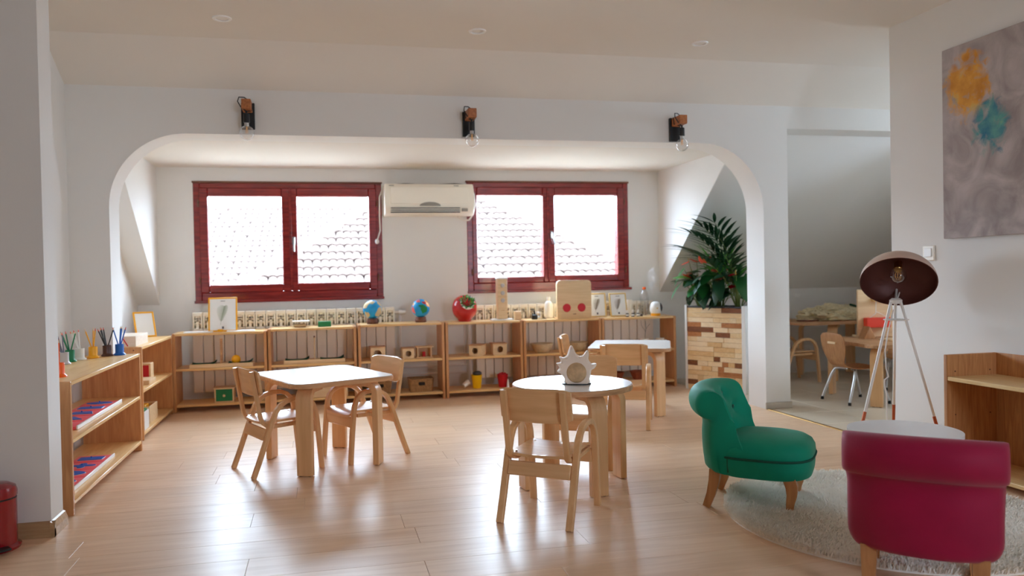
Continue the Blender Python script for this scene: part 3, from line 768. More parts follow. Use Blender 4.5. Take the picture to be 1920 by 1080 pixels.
globe('blue globe with sandy beige continents', 0.425, ZS[2], [('sand', 25, -62, blob(28, 26, 26, 1)), ('sand', 52, -20, blob(28, 34, 14, 2)), ('sand', -12, 48, blob(28, 22, 36, 3)), ('sand', -38, -40, blob(28, 18, 24, 4)), ('sand', 45, 60, blob(28, 20, 16, 5)), ('sand', -5, 150, blob(28, 30, 34, 6))])
globe('blue globe with green, orange and red continents', 0.842, ZS[2], [('cont_g', -4, 16, blob(28, 20, 26, 7)), ('cont_g', 12, 4, blob(28, 22, 12, 17)), ('redflat', 40, 18, blob(28, 18, 11, 8)), ('cont_o', 38, 52, blob(28, 24, 26, 9)), ('cont_p', 50, -40, blob(28, 20, 14, 10)), ('cont_p', -18, -62, blob(28, 16, 22, 11)), ('cont_o', 20, -70, blob(28, 10, 10, 12)), ('cont_o', 10, 120, blob(28, 26, 26, 13))])

# red planter pot with a succulent in its round mouth
t = thing('round_planter', 'glossy red ball shaped planter with a small succulent', 'planter', (1.235, 6.64, ZS[3]))
prof = [(0, 0), (0.052, 0), (0.058, 0.008)] + [(0.112*math.sin(A_(a))**0.9, 0.118-0.114*math.cos(A_(a))) for a in range(34, 176, 7)] + [(0, 0.232)]
b = G().lathe(prof, 40).build('pot', M['red'], t)
hd = Vector((0.05, -0.72, 0.62)).normalized(); hp = Vector((0.010, -0.080, 0.162)); Q = hd.to_track_quat('Z', 'Y').to_matrix().to_4x4(); TQ = Matrix.Translation(hp) @ Q
G().lathe([(0.0, 0.004), (0.056, 0.004), (0.058, 0.016), (0.0605, 0.016), (0.062, 0.008), (0.062, -0.012)], 32, M=TQ).build('mouth_rim', M['white'], b)
G().lathe([(0.0, 0.007), (0.055, 0.007), (0.055, 0.004)], 24, M=TQ).build('soil', M['soil'], b)
def leaf_mesh(name, L, wd, mat, bend=0.3, heart=0.0, fold=0.12, n=8, tip=1.0):
    """a single leaf along +Y with a folded midrib, 2 x n quads"""
    g = G(); rows = []
    for i in range(n+1):
        u = i/n
        w = wd*(math.sin(PI*u**0.72)**0.9 if heart == 0 else math.sin(PI*min(1, (u+0.22)/1.22)**0.9)**0.8)*0.5+0.0006
        y = L*u; z = -bend*L*u*u
        rows.append([(-w, y-heart*(1-u)*L*0.16, z+fold*w), (-w*0.5, y, z+fold*w*0.55), (0, y, z), (w*0.5, y, z+fold*w*0.55), (w, y-heart*(1-u)*L*0.16, z+fold*w)])
    g.grid(rows); o = g.build(name, mat); me = o.data; bpy.data.objects.remove(o); return me
suc = leaf_mesh('succulent_leaf', 0.042, 0.022, M['leafl'], 0.25); suc2 = leaf_mesh('succulent_leaf', 0.040, 0.020, M['leaf'], 0.1)
for k in range(34):
    a = k*2.4; r = 0.047*math.sqrt(k/34); tilt = A_(18+50*(k/34))
    o = inst('leaf', suc if k % 3 else suc2, t)
    o.matrix_local = TQ @ Matrix.Translation((r*math.cos(a), r*math.sin(a), 0.008)) @ Matrix.Rotation(a-PI/2, 4, 'Z') @ Matrix.Rotation(PI/2-tilt, 4, 'X')

# wooden tower with three grey buttons
t = thing('wooden_tower', 'tall pale wooden tower with three round grey buttons', 'toy', (1.568, 6.60, ZS[3]))
G().b2((-0.10, -0.05, 0), (0.10, 0.07, 0.012), 0.004).build('base_plate', M['white'], t)
G().b2((-0.044, -0.03, 0.012), (0.044, 0.05, 0.365), 0.004).build('body', M['toywood'], t)
G().b2((-0.047, -0.033, 0.365), (0.047, 0.053, 0.378), 0.004).build('cap', M['white'], t)
for z in (0.31, 0.243, 0.177): G().lathe([(0, 0.005), (0.016, 0.005), (0.018, 0.003), (0.019, 0)], 20, M=Matrix.Translation((0.002, -0.03, z)) @ Matrix.Rotation(PI/2, 4, 'X')).build('button', M['greyp'], t)
G().box((0.002, -0.0305, 0.09), (0.028, 0.001, 0.005)).build('logo', M['ply_edge'], t)
tag(G().box((0, 0, 0.038), (0.060, 0.06, 0.076), 0.004).build('wooden_cube', M['toywood'], loc=(1.708, 6.60, ZS[3])), 'small plain wooden cube beside the button tower', 'block')
t = thing('desk_tool', 'small dark pen stand with thin wire loops beside the wooden cube', 'pen stand', (1.872, 6.62, ZS[4]))
G().lathe([(0, 0), (0.026, 0), (0.029, 0.012), (0.027, 0.038), (0.018, 0.044), (0, 0.044)], 18).build('body', M['black'], t)
G().tube([(0, 0, 0.04), (0.0, 0.0, 0.06), (-0.006, 0, 0.082)], [0.012, 0.008, 0.006], 8).build('post', M['black'], t)
G().tube([(-0.016, 0, 0.036), (-0.022, 0, 0.062)], [0.008, 0.005], 8).build('peg', M['black'], t)
G().tube([(0.02+0.022*math.cos(A_(a))+0.012, -0.005, 0.042+0.022*math.sin(A_(a))) for a in range(0, 360, 24)], 0.003, 6, True).build('ring', M['chrome'], t)
G().tube([(0.03, -0.02, 0.004), (0.06, -0.03, 0.004), (0.085, -0.02, 0.012), (0.10, -0.03, 0.004), (0.07, -0.04, 0.004)], 0.003, 6).build('wire', M['black'], t)
# panel with two red discs
t = thing('face_panel', 'tall rounded pale wooden panel with two red discs', 'toy', (2.225, 6.575, ZS[4]))
pts = [(-0.162, 0), (0.162, 0)] + arc(0.162-0.035, 0.345-0.035, 0.035, 0, 90, 6) + arc(-0.162+0.035, 0.345-0.035, 0.035, 90, 180, 6)
g = G(); g.prism(pts, -0.004, 0.030, RX90, bev=0.003); g.build('panel', M['toywood'], t)
for x in (-0.072, 0.068): G().lathe([(0, 0.003), (0.036, 0.003), (0.038, 0.0), (0.038, -0.004)], 32, M=Matrix.Translation((x, -0.030, 0.098)) @ Matrix.Rotation(PI/2, 4, 'X')).build('disc', M['redflat'], t)
G().box((0.001, -0.0308, 0.041), (0.028, 0.001, 0.006)).build('logo', M['darkwood'], t)
G().b2((-0.16, 0.03, 0.0), (-0.14, 0.09, 0.012), 0.002).build('foot', M['toywood'], t); G().b2((0.14, 0.03, 0.0), (0.16, 0.09, 0.012), 0.002).build('foot', M['toywood'], t)
t = thing('white_bottle', 'plain white bottle standing behind the wooden face panel', 'bottle', (2.035, 6.72, ZS[4]))
G().lathe([(0, 0), (0.032, 0), (0.034, 0.006), (0.034, 0.13), (0.026, 0.15), (0.013, 0.16), (0.013, 0.172)], 24).build('body', M['white'], t); G().lathe([(0, 0.195), (0.015, 0.195), (0.016, 0.172), (0.013, 0.172)], 18).build('cap', M['white'], t)
# little bottles, water bottle, humidifier with its steam, cup
for x, lb in ((2.744, 'nearest the feather print middle'), (2.797, 'the middle of the three'), (2.850, 'beside the dark cap')):
    t = thing('dropper_bottle', 'tiny black bottle with a white cap, '+lb, 'bottle', (x, 6.575, ZS[5]), 0, 'little oil bottles')
    G().lathe([(0, 0), (0.013, 0), (0.014, 0.003), (0.014, 0.030), (0.008, 0.036)], 14).build('glass', M['black'], t)
    G().lathe([(0.0145, 0.008), (0.0145, 0.024)], 14).build('paper_label', M['paper'], t)
    G().lathe([(0.0095, 0.034), (0.0105, 0.038), (0.010, 0.060), (0, 0.062)], 14).build('cap', M['white'], t)
tag(G().lathe([(0, 0), (0.012, 0), (0.012, 0.014), (0.009, 0.018), (0, 0.018)], 14).build('bottle_cap', M['black'], loc=(2.895, 6.60, ZS[5])), 'small dark cap lying beside the tiny bottles', 'cap')
t = thing('paper_cup', 'upturned cream paper cup behind the tilted feather print', 'cup', (2.835, 6.74, ZS[5]))
G().lathe([(0.036, 0), (0.037, 0.006), (0.026, 0.150), (0, 0.150)], 22).build('body', M['cream'], t); G().tube([(0.037*math.cos(2*PI*k/20), 0.037*math.sin(2*PI*k/20), 0.003) for k in range(20)], 0.003, 6, True).build('rim', M['white'], t)
t = thing('water_bottle', 'clear plastic water bottle with a red cap behind the humidifier', 'bottle', (2.985, 6.735, ZS[5]))
pr = [(0, 0.004), (0.030, 0), (0.040, 0.01)] + [(0.041-0.0025*(k % 2), 0.02+0.014*k) for k in range(9)] + [(0.041, 0.16), (0.040, 0.18), (0.030, 0.215), (0.016, 0.240), (0.0145, 0.252)]
G().lathe(pr, 24).build('body', M['clear'], t); G().lathe([(0.0155, 0.244), (0.0165, 0.247), (0.0165, 0.264), (0.015, 0.267), (0, 0.267)], 20).build('cap', M['orange'], t)
t = thing('humidifier', 'white egg shaped humidifier with a grey side and amber base', 'humidifier', (3.035, 6.60, ZS[5]))
G().lathe([(0, 0), (0.040, 0), (0.044, 0.006), (0.045, 0.024), (0, 0.026)], 28).build('base', M['amber'], t)
G().lathe([(0, 0.024), (0.046, 0.024), (0.052, 0.05), (0.052, 0.075), (0.046, 0.105), (0.034, 0.124), (0.015, 0.132), (0, 0.132)], 32).build('tank', M['white'], t)
G().sphere((0, 0, 0), 0.040, 20, 12, (0.6, 0.95, 1.1)).build('side_cap', M['dkgrey'], t, loc=(0.037, -0.008, 0.075))
G().lathe([(0, 0.004), (0.007, 0.003), (0.008, 0)], 14, M=Matrix.Translation((-0.006, -0.0505, 0.072)) @ Matrix.Rotation(PI/2, 4, 'X')).build('button', M['gold'], t)
g = G(); g.lathe([(0, 0), (0.010, 0.0), (0.024, 0.06), (0.040, 0.14), (0.050, 0.22), (0.040, 0.29), (0.018, 0.32), (0, 0.325)], 18)
for v in g.bm.verts: v.co.x += -0.03*(v.co.z/0.3)+0.010*math.sin(v.co.z*30)
sm = bpy.data.materials.new('steam'); sm.use_nodes = True; nt = sm.node_tree; nt.nodes.clear()
oo = nt.nodes.new('ShaderNodeOutputMaterial'); pv = nt.nodes.new('ShaderNodeVolumePrincipled'); pv.inputs['Color'].default_value = (0.95, 0.96, 1, 1); pv.inputs['Anisotropy'].default_value = 0.2
tc = nt.nodes.new('ShaderNodeTexCoord'); nz = nt.nodes.new('ShaderNodeTexNoise'); nz.inputs['Scale'].default_value = 26; nz.inputs['Detail'].default_value = 4
mr = nt.nodes.new('ShaderNodeMapRange'); mr.inputs[1].default_value = 0.48; mr.inputs[2].default_value = 0.72; mr.inputs[3].default_value = 0; mr.inputs[4].default_value = 9
nt.links.new(tc.outputs['Object'], nz.inputs['Vector']); nt.links.new(nz.outputs['Fac'], mr.inputs[0]); nt.links.new(mr.outputs[0], pv.inputs['Density']); nt.links.new(pv.outputs[0], oo.inputs['Volume'])
o = tag(g.build('steam', sm, loc=(3.03, 6.60, ZS[5]+0.134)), 'wisp of white steam rising from the humidifier', 'steam'); o['kind'] = 'stuff'

# things on the middle boards (z = 0.352) and the lowest boards (z = 0.062)
ZM, ZL = 0.3525, 0.0625
def felt_tray(label, x, y, L, post, ball):
    t = thing('felt_tray', label, 'tray', (x, y, ZM))
    w = 0.12; h = 0.030
    G().b2((-L/2, 0, 0), (L/2, w, 0.006)).build('bottom', M['toywood'], t)
    for lo, hi in (((-L/2, 0), (L/2, 0.008)), ((-L/2, w-0.008), (L/2, w)), ((-L/2, 0.008), (-L/2+0.008, w-0.008)), ((L/2-0.008, 0.008), (L/2, w-0.008))):
        G().b2((lo[0], lo[1], 0.006), (hi[0], hi[1], h), 0.0015).build('rim', M['toywood'], t)
    G().b2((-0.045, 0.008, 0.006), (0.045, w-0.008, h-0.004), 0.0015).build('divider', M['toywood'], t)
    for a, b, s in ((-L/2+0.008, -0.045, 1), (0.045, L/2-0.008, 1)):
        g = G(); rows = []
        for k in range(9):
            u = k/8; xx = a+(b-a)*u; z = 0.020+0.026*(abs(2*u-1)**4)*(1 if u > 0.5 else 0.35)
            rows.append([(xx, 0.010, z-0.004), (xx, 0.03, z-0.006), (xx, w-0.03, z-0.002), (xx, w-0.010, z+0.010)])
        g.grid(rows); g.build('felt_lining', M['felt'], t)
    if post == 'post': G().strip([(-0.005, 0.06, 0.026), (-0.005, 0.06, 0.230)], (1, 0, 0), 0.020, 0.020).build('post', M['ply_edge'], t)
    else:
        p = G().cyl((0.0, 0.06, 0.026), (0.0, 0.06, 0.215), 0.006, 0.005, 10).build('rod', M['toywood'], t)
        G().sphere((0, 0.06, 0.217), 0.008, 10, 8).build('tip', M['darkwood'], p)
    return t
felt_tray('long green lined wooden tray with a square post and yellow ball', -0.808, 6.515, 0.495, 'post', True)
felt_tray('long green lined wooden tray with a thin rod', -0.067, 6.525, 0.500, 'rod', False)
tag(G().sphere((0, 0, 0.037), 0.037, 24, 14).build('yellow_ball', M['amber'], loc=(-0.700, 6.575, ZM+0.017)), 'small amber yellow ball in the green lined tray', 'ball')
t = thing('drawer_box', 'wooden box with a green door and round knob on the lowest shelf', 'box', (-0.795, 6.53, ZL))
w, h, d = 0.150, 0.118, 0.14; b = 0.010
for lo, hi in (((-w/2, 0, 0), (w/2, d, b)), ((-w/2-0.006, -0.004, h-b), (w/2+0.006, d, h)), ((-w/2, 0, b), (-w/2+b, d, h-b)), ((w/2-b, 0, b), (w/2, d, h-b)), ((-w/2+b, d-b, b), (w/2-b, d, h-b))):
    G().b2(lo, hi, 0.0015).build('box_side', M['toywood'], t)
dr = G().b2((-w/2+b+0.001, 0.002, b+0.001), (w/2-b-0.001, 0.010, h-b-0.001), 0.001).build('door', M['green'], t)
G().lathe([(0, 0.016), (0.008, 0.015), (0.011, 0.010), (0.008, 0.004), (0.005, 0)], 18, M=Matrix.Translation((0, 0.002, h*0.47)) @ Matrix.Rotation(PI/2, 4, 'X')).build('knob', M['toywood'], dr)
t = thing('flat_wooden_chest', 'long low pale wooden chest on the lowest shelf under the rod tray', 'box', (0.03, 6.53, ZL))
G().b2((-0.17, 0, 0), (0.17, 0.18, 0.080), 0.003).build('body', M['toywood'], t); G().b2((-0.175, -0.004, 0.080), (0.175, 0.184, 0.094), 0.003).build('lid', M['toywood'], t)
def hole_box(label, x, y, rz, w, h, d, open_side=False, z=ZM):
    """wooden object box: front panel with a round hole, lid with a small overhang"""
    t = thing('hole_box', label, 'box', (x, y, z), rz, 'wooden boxes with round holes')
    b = 0.008; r = min(w, h)*0.30
    n = 28; ring = [(r*math.cos(2*PI*k/n), h*0.5+r*math.sin(2*PI*k/n)) for k in range(n)]
    def sq(a):
        c, s = math.cos(a), math.sin(a); m = max(abs(c)/(w/2), abs(s)/(h/2)); return (c/m, h/2+s/m)
    outer = [sq(2*PI*k/n) for k in range(n)]
    g = G(); g.grid([[(p[0], 0, p[1]) for p in outer], [(p[0], 0, p[1]) for p in ring], [(p[0], b, p[1]) for p in ring], [(p[0], b, p[1]) for p in outer]], close_u=True, close_v=True)
    g.build('front_panel', M['toywood'], t)
    for lo, hi in (((-w/2, b, 0), (w/2, d, b)), ((-w/2, b, b), (-w/2+b, d, h)), ((w/2-b, b, b), (w/2, d, h)), ((-w/2+b, d-b, b), (w/2-b, d, h))):
        G().b2(lo, hi, 0.001).build('box_side', M['toywood'], t)
    G().b2((-w/2-0.006, -0.006, h), (w/2+0.006, d+0.004, h+b), 0.0015).build('lid', M['ply_edge'], t)
    return t
hole_box('wooden box with a round hole behind the chair back below the beige globe', 0.46, 6.56, 0, 0.125, 0.105, 0.12)
hole_box('wooden box with a round hole, turned sideways, above the yellow bucket', 1.300, 6.53, -0.55, 0.110, 0.092, 0.13)
hole_box('wooden box with a round hole square to the front above the red bucket', 1.535, 6.57, 0, 0.125, 0.093, 0.12)
hole_box('wooden box with a pale round disc joined to an open red box', 0.722, 6.565, 0.0, 0.100, 0.085, 0.10)
t = thing('open_box', 'open fronted wooden box holding a small red cylinder', 'box', (0.863, 6.575, ZM), 0)
w, h, d, b = 0.125, 0.098, 0.11, 0.008
for lo, hi in (((-w/2-0.012, -0.01, 0), (w/2+0.012, d, b)), ((-w/2-0.012, -0.01, h-b), (w/2+0.018, d, h)), ((-w/2, 0, b), (-w/2+b, d, h-b)), ((w/2-b, 0, b), (w/2, d, h-b)), ((-w/2+b, d-b, b), (w/2-b, d, h-b))):
    G().b2(lo, hi, 0.001).build('box_side', M['toywood'], t)
tag(G().lathe([(0, 0), (0.014, 0), (0.014, 0.042), (0, 0.042)], 18).build('red_cylinder', M['redflat'], loc=(0.862, 6.615, ZM+0.0085)), 'small red cylinder standing inside the open wooden box', 'block')
def basket(label, x, y, w, d, h):
    t = thing('wicker_basket', label, 'basket', (x, y, ZL), 0, 'rectangular wicker baskets')
    def ring(s, z, ins): return [(px*s, py*s, z) for px, py in rrect((w-ins), (d-ins), 0.02, 4)]
    g = G(); rows = [ring(0.90, 0.0, 0.0)]
    for k in range(11):
        u = k/10; rows.append([(p[0], p[1], 0.004+(h-0.004)*u) for p in ring(0.90+0.10*u, 0, 0.004*(k % 2))])
    rows.append([(p[0], p[1], h) for p in ring(1.0, 0, 0.016)]); rows.append([(p[0], p[1], 0.008) for p in ring(0.90, 0, 0.016)])
    g.grid(rows, close_v=True, cap=True); g.build('body', M['wicker'], t)
    g = G(); rim = [(px, py, h) for px, py in rrect(w-0.006, d-0.006, 0.02, 4)]; g.tube(rim, 0.006, 6, True); g.build('rim', M['wicker'], t)
    G().box((0, -d/2+0.003, h*0.66), (0.055, 0.012, 0.030), 0.006).build('handle_hole', M['soil'], t)
    return t
basket('rectangular wicker basket behind the chair legs below the beige globe', 0.475, 6.62, 0.20, 0.17, 0.105)
basket('rectangular wicker basket in full view below the coloured globe', 0.828, 6.62, 0.215, 0.18, 0.110)
def bucket(label, x, mat, h=0.115):
    t = thing('toy_bucket', label, 'bucket', (x, 6.60, ZL), 0, 'little tin buckets')
    G().lathe([(0, 0.001), (0.034, 0), (0.036, 0.004), (0.048, h-0.006), (0.051, h), (0.048, h), (0.045, h-0.006), (0.033, 0.006), (0, 0.006)], 26).build('body', M[mat], t)
    return t
b1 = bucket('yellow bucket with dark scrubbing wool on top', 1.325, 'yellow', 0.118); b2 = bucket('red bucket with a small white cone before it', 1.560, 'redflat', 0.112)
tag(G().sphere((0, 0, 0), 0.036, 18, 12, (1.15, 1, 0.62)).build('scouring_pad', M['dkgrey'], loc=(1.330, 6.60, ZL+0.130)), 'dark grey scouring pad resting on the yellow bucket', 'sponge')
G_ = G(); 
for k in range(9):
    a = k*0.7; G_.sphere((0.024*math.cos(a), 0.024*math.sin(a), 0.106+0.005*(k % 3)), 0.013, 8, 6)
tag(G_.build('red_beads', M['redflat'], loc=(1.560, 6.60, ZL)), 'heap of red beads filling the red bucket', 'beads')['kind'] = 'stuff'
tag(G().lathe([(0, 0), (0.014, 0), (0.012, 0.01), (0.004, 0.072), (0, 0.074)], 16).build('white_cone', M['white'], loc=(1.592, 6.535, ZL)), 'thin white cone standing before the red bucket', 'toy')
t = thing('white_cup', 'white paper cup tipped over beside the yellow bucket', 'cup', (1.205, 6.60, ZL+0.024), 0.4)
g = G(); g.lathe([(0, 0), (0.020, 0), (0.026, 0.062), (0.024, 0.062), (0.018, 0.003), (0, 0.003)], 20, M=Matrix.Rotation(A_(60), 4, 'Y')); g.build('body', M['white'], t)
def bowl(label, x, y, z, r, h, mat, cat='bowl', grp='woven bowls'):
    t = thing('woven_bowl', label, cat, (x, y, z), 0, grp)
    pr = [(0, 0.001), (r*0.62, 0)]
    for k in range(9):
        u = k/8; pr.append((r*(0.64+0.36*u**0.8)+0.0012*(k % 2), 0.004+(h-0.004)*u))
    pr += [(r*0.95, h), (r*0.60, 0.010), (0, 0.008)]
    G().lathe(pr, 32).build('body', M[mat], t)
    G().tube([(r*0.985*math.cos(2*PI*k/32), r*0.985*math.sin(2*PI*k/32), h) for k in range(32)], 0.0055, 6, True).build('rim', M[mat], t)
    return t
tag(G().prism(rrect(0.26, 0.16, 0.02, 4), 0, 0.040, bev=0.004).build('red_tray', M['redflat'], loc=(1.95, 6.60, ZL)), 'flat red tray lying on the lowest shelf under the cane bowls', 'tray')
bowl('round pale cane bowl in full view on the middle shelf', 1.935, 6.62, ZM, 0.100, 0.078, 'cane')
bowl('round pale cane bowl half hidden by the sideways chair', 2.270, 6.62, ZM, 0.095, 0.078, 'cane')
bowl('shallow red brown wicker bowl seen under the chair back', 2.630, 6.62, ZL, 0.085, 0.075, 'redwicker')
bowl('shallow red brown wicker bowl beside the table leg', 2.870, 6.62, ZL, 0.085, 0.075, 'redwicker')
for x, lb in ((2.930, 'cream mug on the shelf holding a dry twig'), (3.085, 'cream mug on the shelf by the end panel')):
    t = thing('mug', lb, 'mug', (x, 6.62, ZM), 0, 'cream mugs')
    G().lathe([(0, 0), (0.036, 0), (0.039, 0.004), (0.039, 0.088), (0.036, 0.088), (0.035, 0.006), (0, 0.006)], 24).build('body', M['cream'], t)
    G().tube([(0.036+0.0, 0, 0.07), (0.058, 0, 0.068), (0.064, 0, 0.045), (0.055, 0, 0.024), (0.037, 0, 0.02)], 0.005, 8).build('handle', M['cream'], t)
g = G(); g.tube([(0, 0, 0.008), (0.0, 0, 0.12), (0.012, 0, 0.18), (0.005, 0, 0.25)], 0.0022, 5); g.tube([(0.006, 0, 0.15), (-0.03, 0.01, 0.21), (-0.035, 0.01, 0.255)], 0.0018, 5); g.tube([(0.012, 0, 0.18), (0.045, -0.01, 0.225)], 0.0018, 5)
tag(g.build('dry_twig', M['grey'], loc=(2.935, 6.62, ZM)), 'thin dry grey twig standing in a cream mug', 'twig')

# ================================================================== SIDE WALL SHELVES
def pencil(loc, dx, dy, body, tip, label, grp):
    g = G(); L = 0.172
    ax_ = Vector((dx, dy, 1)).normalized(); p0 = Vector((0, 0, 0)); 
    g.tube([p0, ax_*(L-0.018), ], 0.0036, 6); g.mi = 1; g.tube([ax_*(L-0.018), ax_*(L-0.004)], [0.0034, 0.0012], 6); g.mi = 0; g.tube([ax_*(L-0.004), ax_*L], [0.0012, 0.0004], 6)
    tag(g.build('pencil', [M[body], M[tip]], loc=loc), label, 'pencil', grp)
ZC = 0.610
cups = [('orange', -1.232, 3.985, 'orange', 'orange', [(-.05, .15), (.05, -.1), (-.2, .1)]),
        ('grey', -1.395, 4.600, 'greyp', 'slate', [(-.35, .1), (-.22, -.1), (-.12, .2), (-.40, -.2)]),
        ('green', -1.406, 4.740, 'green', 'green', [(-.38, .1), (-.30, -.15), (-.22, .2), (.24, .1), (-.42, .3)]),
        ('white', -1.384, 4.845, 'whitep', 'whitep', [(-.42, .1), (-.32, -.15), (-.10, .2), (-.36, .3), (-.25, .05)]),
        ('yellow', -1.336, 4.930, 'amber', 'amber', [(-.34, .1), (-.02, .2), (.14, -.1), (-.30, -.05)]),
        ('brown', -1.282, 5.020, 'brown', 'charcoal', [(-.42, .1), (-.26, -.1), (-.20, .2), (.30, .1), (-.24, .0)]),
        ('blue', -1.222, 5.065, 'blue', 'blue', [(-.30, .1), (.08, .2), (.32, -.1), (.10, -.1)])]
for col, x, y, mat, pm, ps in cups:
    t = thing('pencil_pot', col+' wooden pencil pot with flared foot holding '+('charcoal' if col == 'brown' else col)+' pencils', 'pencil pot', (x, y, ZC), 0, 'coloured pencil pots')
    G().lathe([(0, 0), (0.033, 0), (0.035, 0.004), (0.033, 0.008), (0.026, 0.013), (0.0245, 0.018), (0.0245, 0.066), (0.0225, 0.067), (0.021, 0.064), (0.021, 0.012), (0, 0.010)], 28).build('body', M[mat], t)
    G().lathe([(0.0215, 0.064), (0.0235, 0.0672), (0.0248, 0.064)], 28).build('rim', M[mat], t)
    order = sorted(range(len(ps)), key=lambda q: ps[q][0])
    for k, (dx, dy) in enumerate(ps):
        rank = ('first', 'second', 'third', 'fourth', 'fifth')[order.index(k)]
        pencil((x-dx*0.030, y-dy*0.030+0.003*((k % 3)-1), ZC+0.0105), dx, dy, pm, 'toywood' if k % 2 else 'spathe', ('charcoal' if col == 'brown' else col)+' pencil in the '+col+' pot, '+rank+' counted from the wall side', ('charcoal' if col == 'brown' else col)+' pencils in the '+col+' pot')
# flat trays of blue knobbed insets in pink red frames
def ell(a, b, n=28, e=1.0): return [(a*math.copysign(abs(math.cos(2*PI*k/n))**e, math.cos(2*PI*k/n)), b*math.copysign(abs(math.sin(2*PI*k/n))**e, math.sin(2*PI*k/n))) for k in range(n)]
SH = {'ellipse': ell(0.058, 0.036), 'rectangle': [(-0.055, -0.03), (0.055, -0.03), (0.055, 0.03), (-0.055, 0.03)], 'pointed oval': [(0.062*math.cos(A_(a)), 0.034*math.sin(A_(a))*abs(math.sin(A_(a)))**0.5) for a in range(0, 360, 12)],
      'trapezoid': [(-0.056, -0.032), (0.056, -0.032), (0.036, 0.032), (-0.036, 0.032)], 'triangle': [(-0.052, -0.034), (0.052, -0.034), (0, 0.040)], 'egg': [(0.056*math.cos(A_(a)), 0.04*math.sin(A_(a))*(1-0.28*math.cos(A_(a)))) for a in range(0, 360, 12)],
      'quatrefoil': [((0.036+0.016*math.cos(4*A_(a)))*math.cos(A_(a))*1.15, (0.036+0.016*math.cos(4*A_(a)))*math.sin(A_(a))*0.85) for a in range(0, 360, 8)], 'square': [(-0.036, -0.036), (0.036, -0.036), (0.036, 0.036), (-0.036, 0.036)]}
def inset_tray(label, y0, z, shapes, where):
    L = 0.84; w = 0.185; pitch = L/len(shapes)
    t = thing('inset_tray', label, 'tray', (-1.270, y0, z), 0, 'inset trays')
    rot = Matrix.Rotation(A_(9), 4, 'Y')
    G().b2((-w/2, 0, 0), (w/2, L, 0.010), 0.002).build('base', M['pinkred'], t)
    G().b2((w/2, -0.002, 0), (w/2+0.008, L+0.002, 0.020), 0.002).build('front_rail', M['white'], t)
    for k, sh in enumerate(shapes):
        yc = pitch*(k+0.5)
        n = 28; P_ = [(x*1.12, y*1.15) for x, y in SH[sh]]
        G().prism(rrect(w-0.012, pitch-0.006, 0.004, 2), 0.010, 0.013, Matrix.Translation((0, yc, 0)), bev=0.0008).build('frame_square', M['pinkred'], t)
        o = thing('blue_inset', 'blue '+sh+' inset with a tiny knob in the tray on the '+where, 'inset', (-1.270, y0+yc, z+0.0131), 0, 'blue shape insets')
        G().prism([(x*1.06, y*1.06) for x, y in P_], 0.0, 0.0012).build('rim', M['white'], o)
        G().prism(P_, 0.0012, 0.004).build('plate', M['blue'], o)
        G().lathe([(0, 0.014), (0.004, 0.013), (0.004, 0.009), (0.002, 0.007), (0.002, 0.003)], 12).build('knob', M['blue'], o)
inset_tray('pink framed tray of blue insets on the middle shelf', 4.03, 0.3455, ['square', 'triangle', 'trapezoid', 'rectangle', 'pointed oval'], 'middle shelf')
inset_tray('pink framed tray of blue insets on the lowest shelf', 3.84, 0.0665, ['pointed oval', 'ellipse', 'egg', 'quatrefoil', 'rectangle'], 'lowest shelf')
# second unit
t = thing('white_wooden_box', 'open pale wooden box lying on the second unit beside the blue pencil pot', 'box', (-1.330, 5.66, 0.6265))
for lo, hi in (((-0.11, -0.18, 0), (0.11, 0.18, 0.008)), ((-0.11, -0.18, 0.062), (0.11, 0.18, 0.070)), ((0.102, -0.18, 0.008), (0.11, 0.18, 0.062)), ((-0.11, -0.18, 0.008), (-0.102, 0.18, 0.062)), ((-0.102, 0.172, 0.008), (0.102, 0.18, 0.062)), ((-0.102, -0.165, 0.008), (0.102, -0.157, 0.062))):
    G().b2(lo, hi, 0.001).build('box_side', M['palewood'], t)
tag(G().tube([(0, 0, 0), (-0.05, 0.01, 0.085)], 0.0038, 6).build('red_pencil', M['redflat'], loc=(-1.265, 5.455, 0.632)), 'single red pencil leaning against the pale wooden box', 'pencil')
frame('picture_frame', 'amber framed mirror like blank sheet tilted far back near the corner', (-1.345, 6.40, 0.6285), A_(28), 0.155, 0.21, A_(22), M['amber'], None, None)
t = thing('red_fronted_box', 'wooden box with a red face and dark arch on the second unit', 'box', (-1.320, 5.98, 0.3355))
G().b2((-0.075, 0, 0), (0.085, 0.10, 0.125), 0.003).build('body', M['toywood'], t); G().b2((-0.065, -0.004, 0.01), (0.072, 0, 0.112), 0.001).build('face', M['redflat'], t)
G().prism([(-0.022, 0)] + [(0.022*math.cos(A_(a)), 0.035+0.022*math.sin(A_(a))) for a in range(180, -1, -20)] + [(0.022, 0)], 0.004, 0.0055, Matrix.Translation((-0.02, 0, 0.01)) @ RX90).build('arch_hole', M['black'], t)
t = thing('thin_wooden_case', 'flat pale wooden case lying before the red faced box', 'box', (-1.285, 5.84, 0.3355))
G().b2((-0.09, -0.11, 0), (0.09, 0.11, 0.022), 0.002).build('body', M['toywood'], t); G().b2((-0.09, -0.11, 0.0225), (0.09, 0.11, 0.030), 0.002).build('lid', M['toywood'], t)
t = thing('wooden_tray_box', 'open wooden box holding a yellow block on the lowest shelf of the second unit', 'box', (-1.31, 5.92, 0.0505))
for lo, hi in (((-0.10, -0.13, 0), (0.10, 0.13, 0.008)), ((-0.10, -0.13, 0.008), (0.10, -0.122, 0.12)), ((-0.10, 0.122, 0.008), (0.10, 0.13, 0.12)), ((-0.10, -0.122, 0.008), (-0.092, 0.122, 0.12)), ((0.092, -0.122, 0.008), (0.10, 0.122, 0.12))):
    G().b2(lo, hi, 0.001).build('box_side', M['toywood'], t)
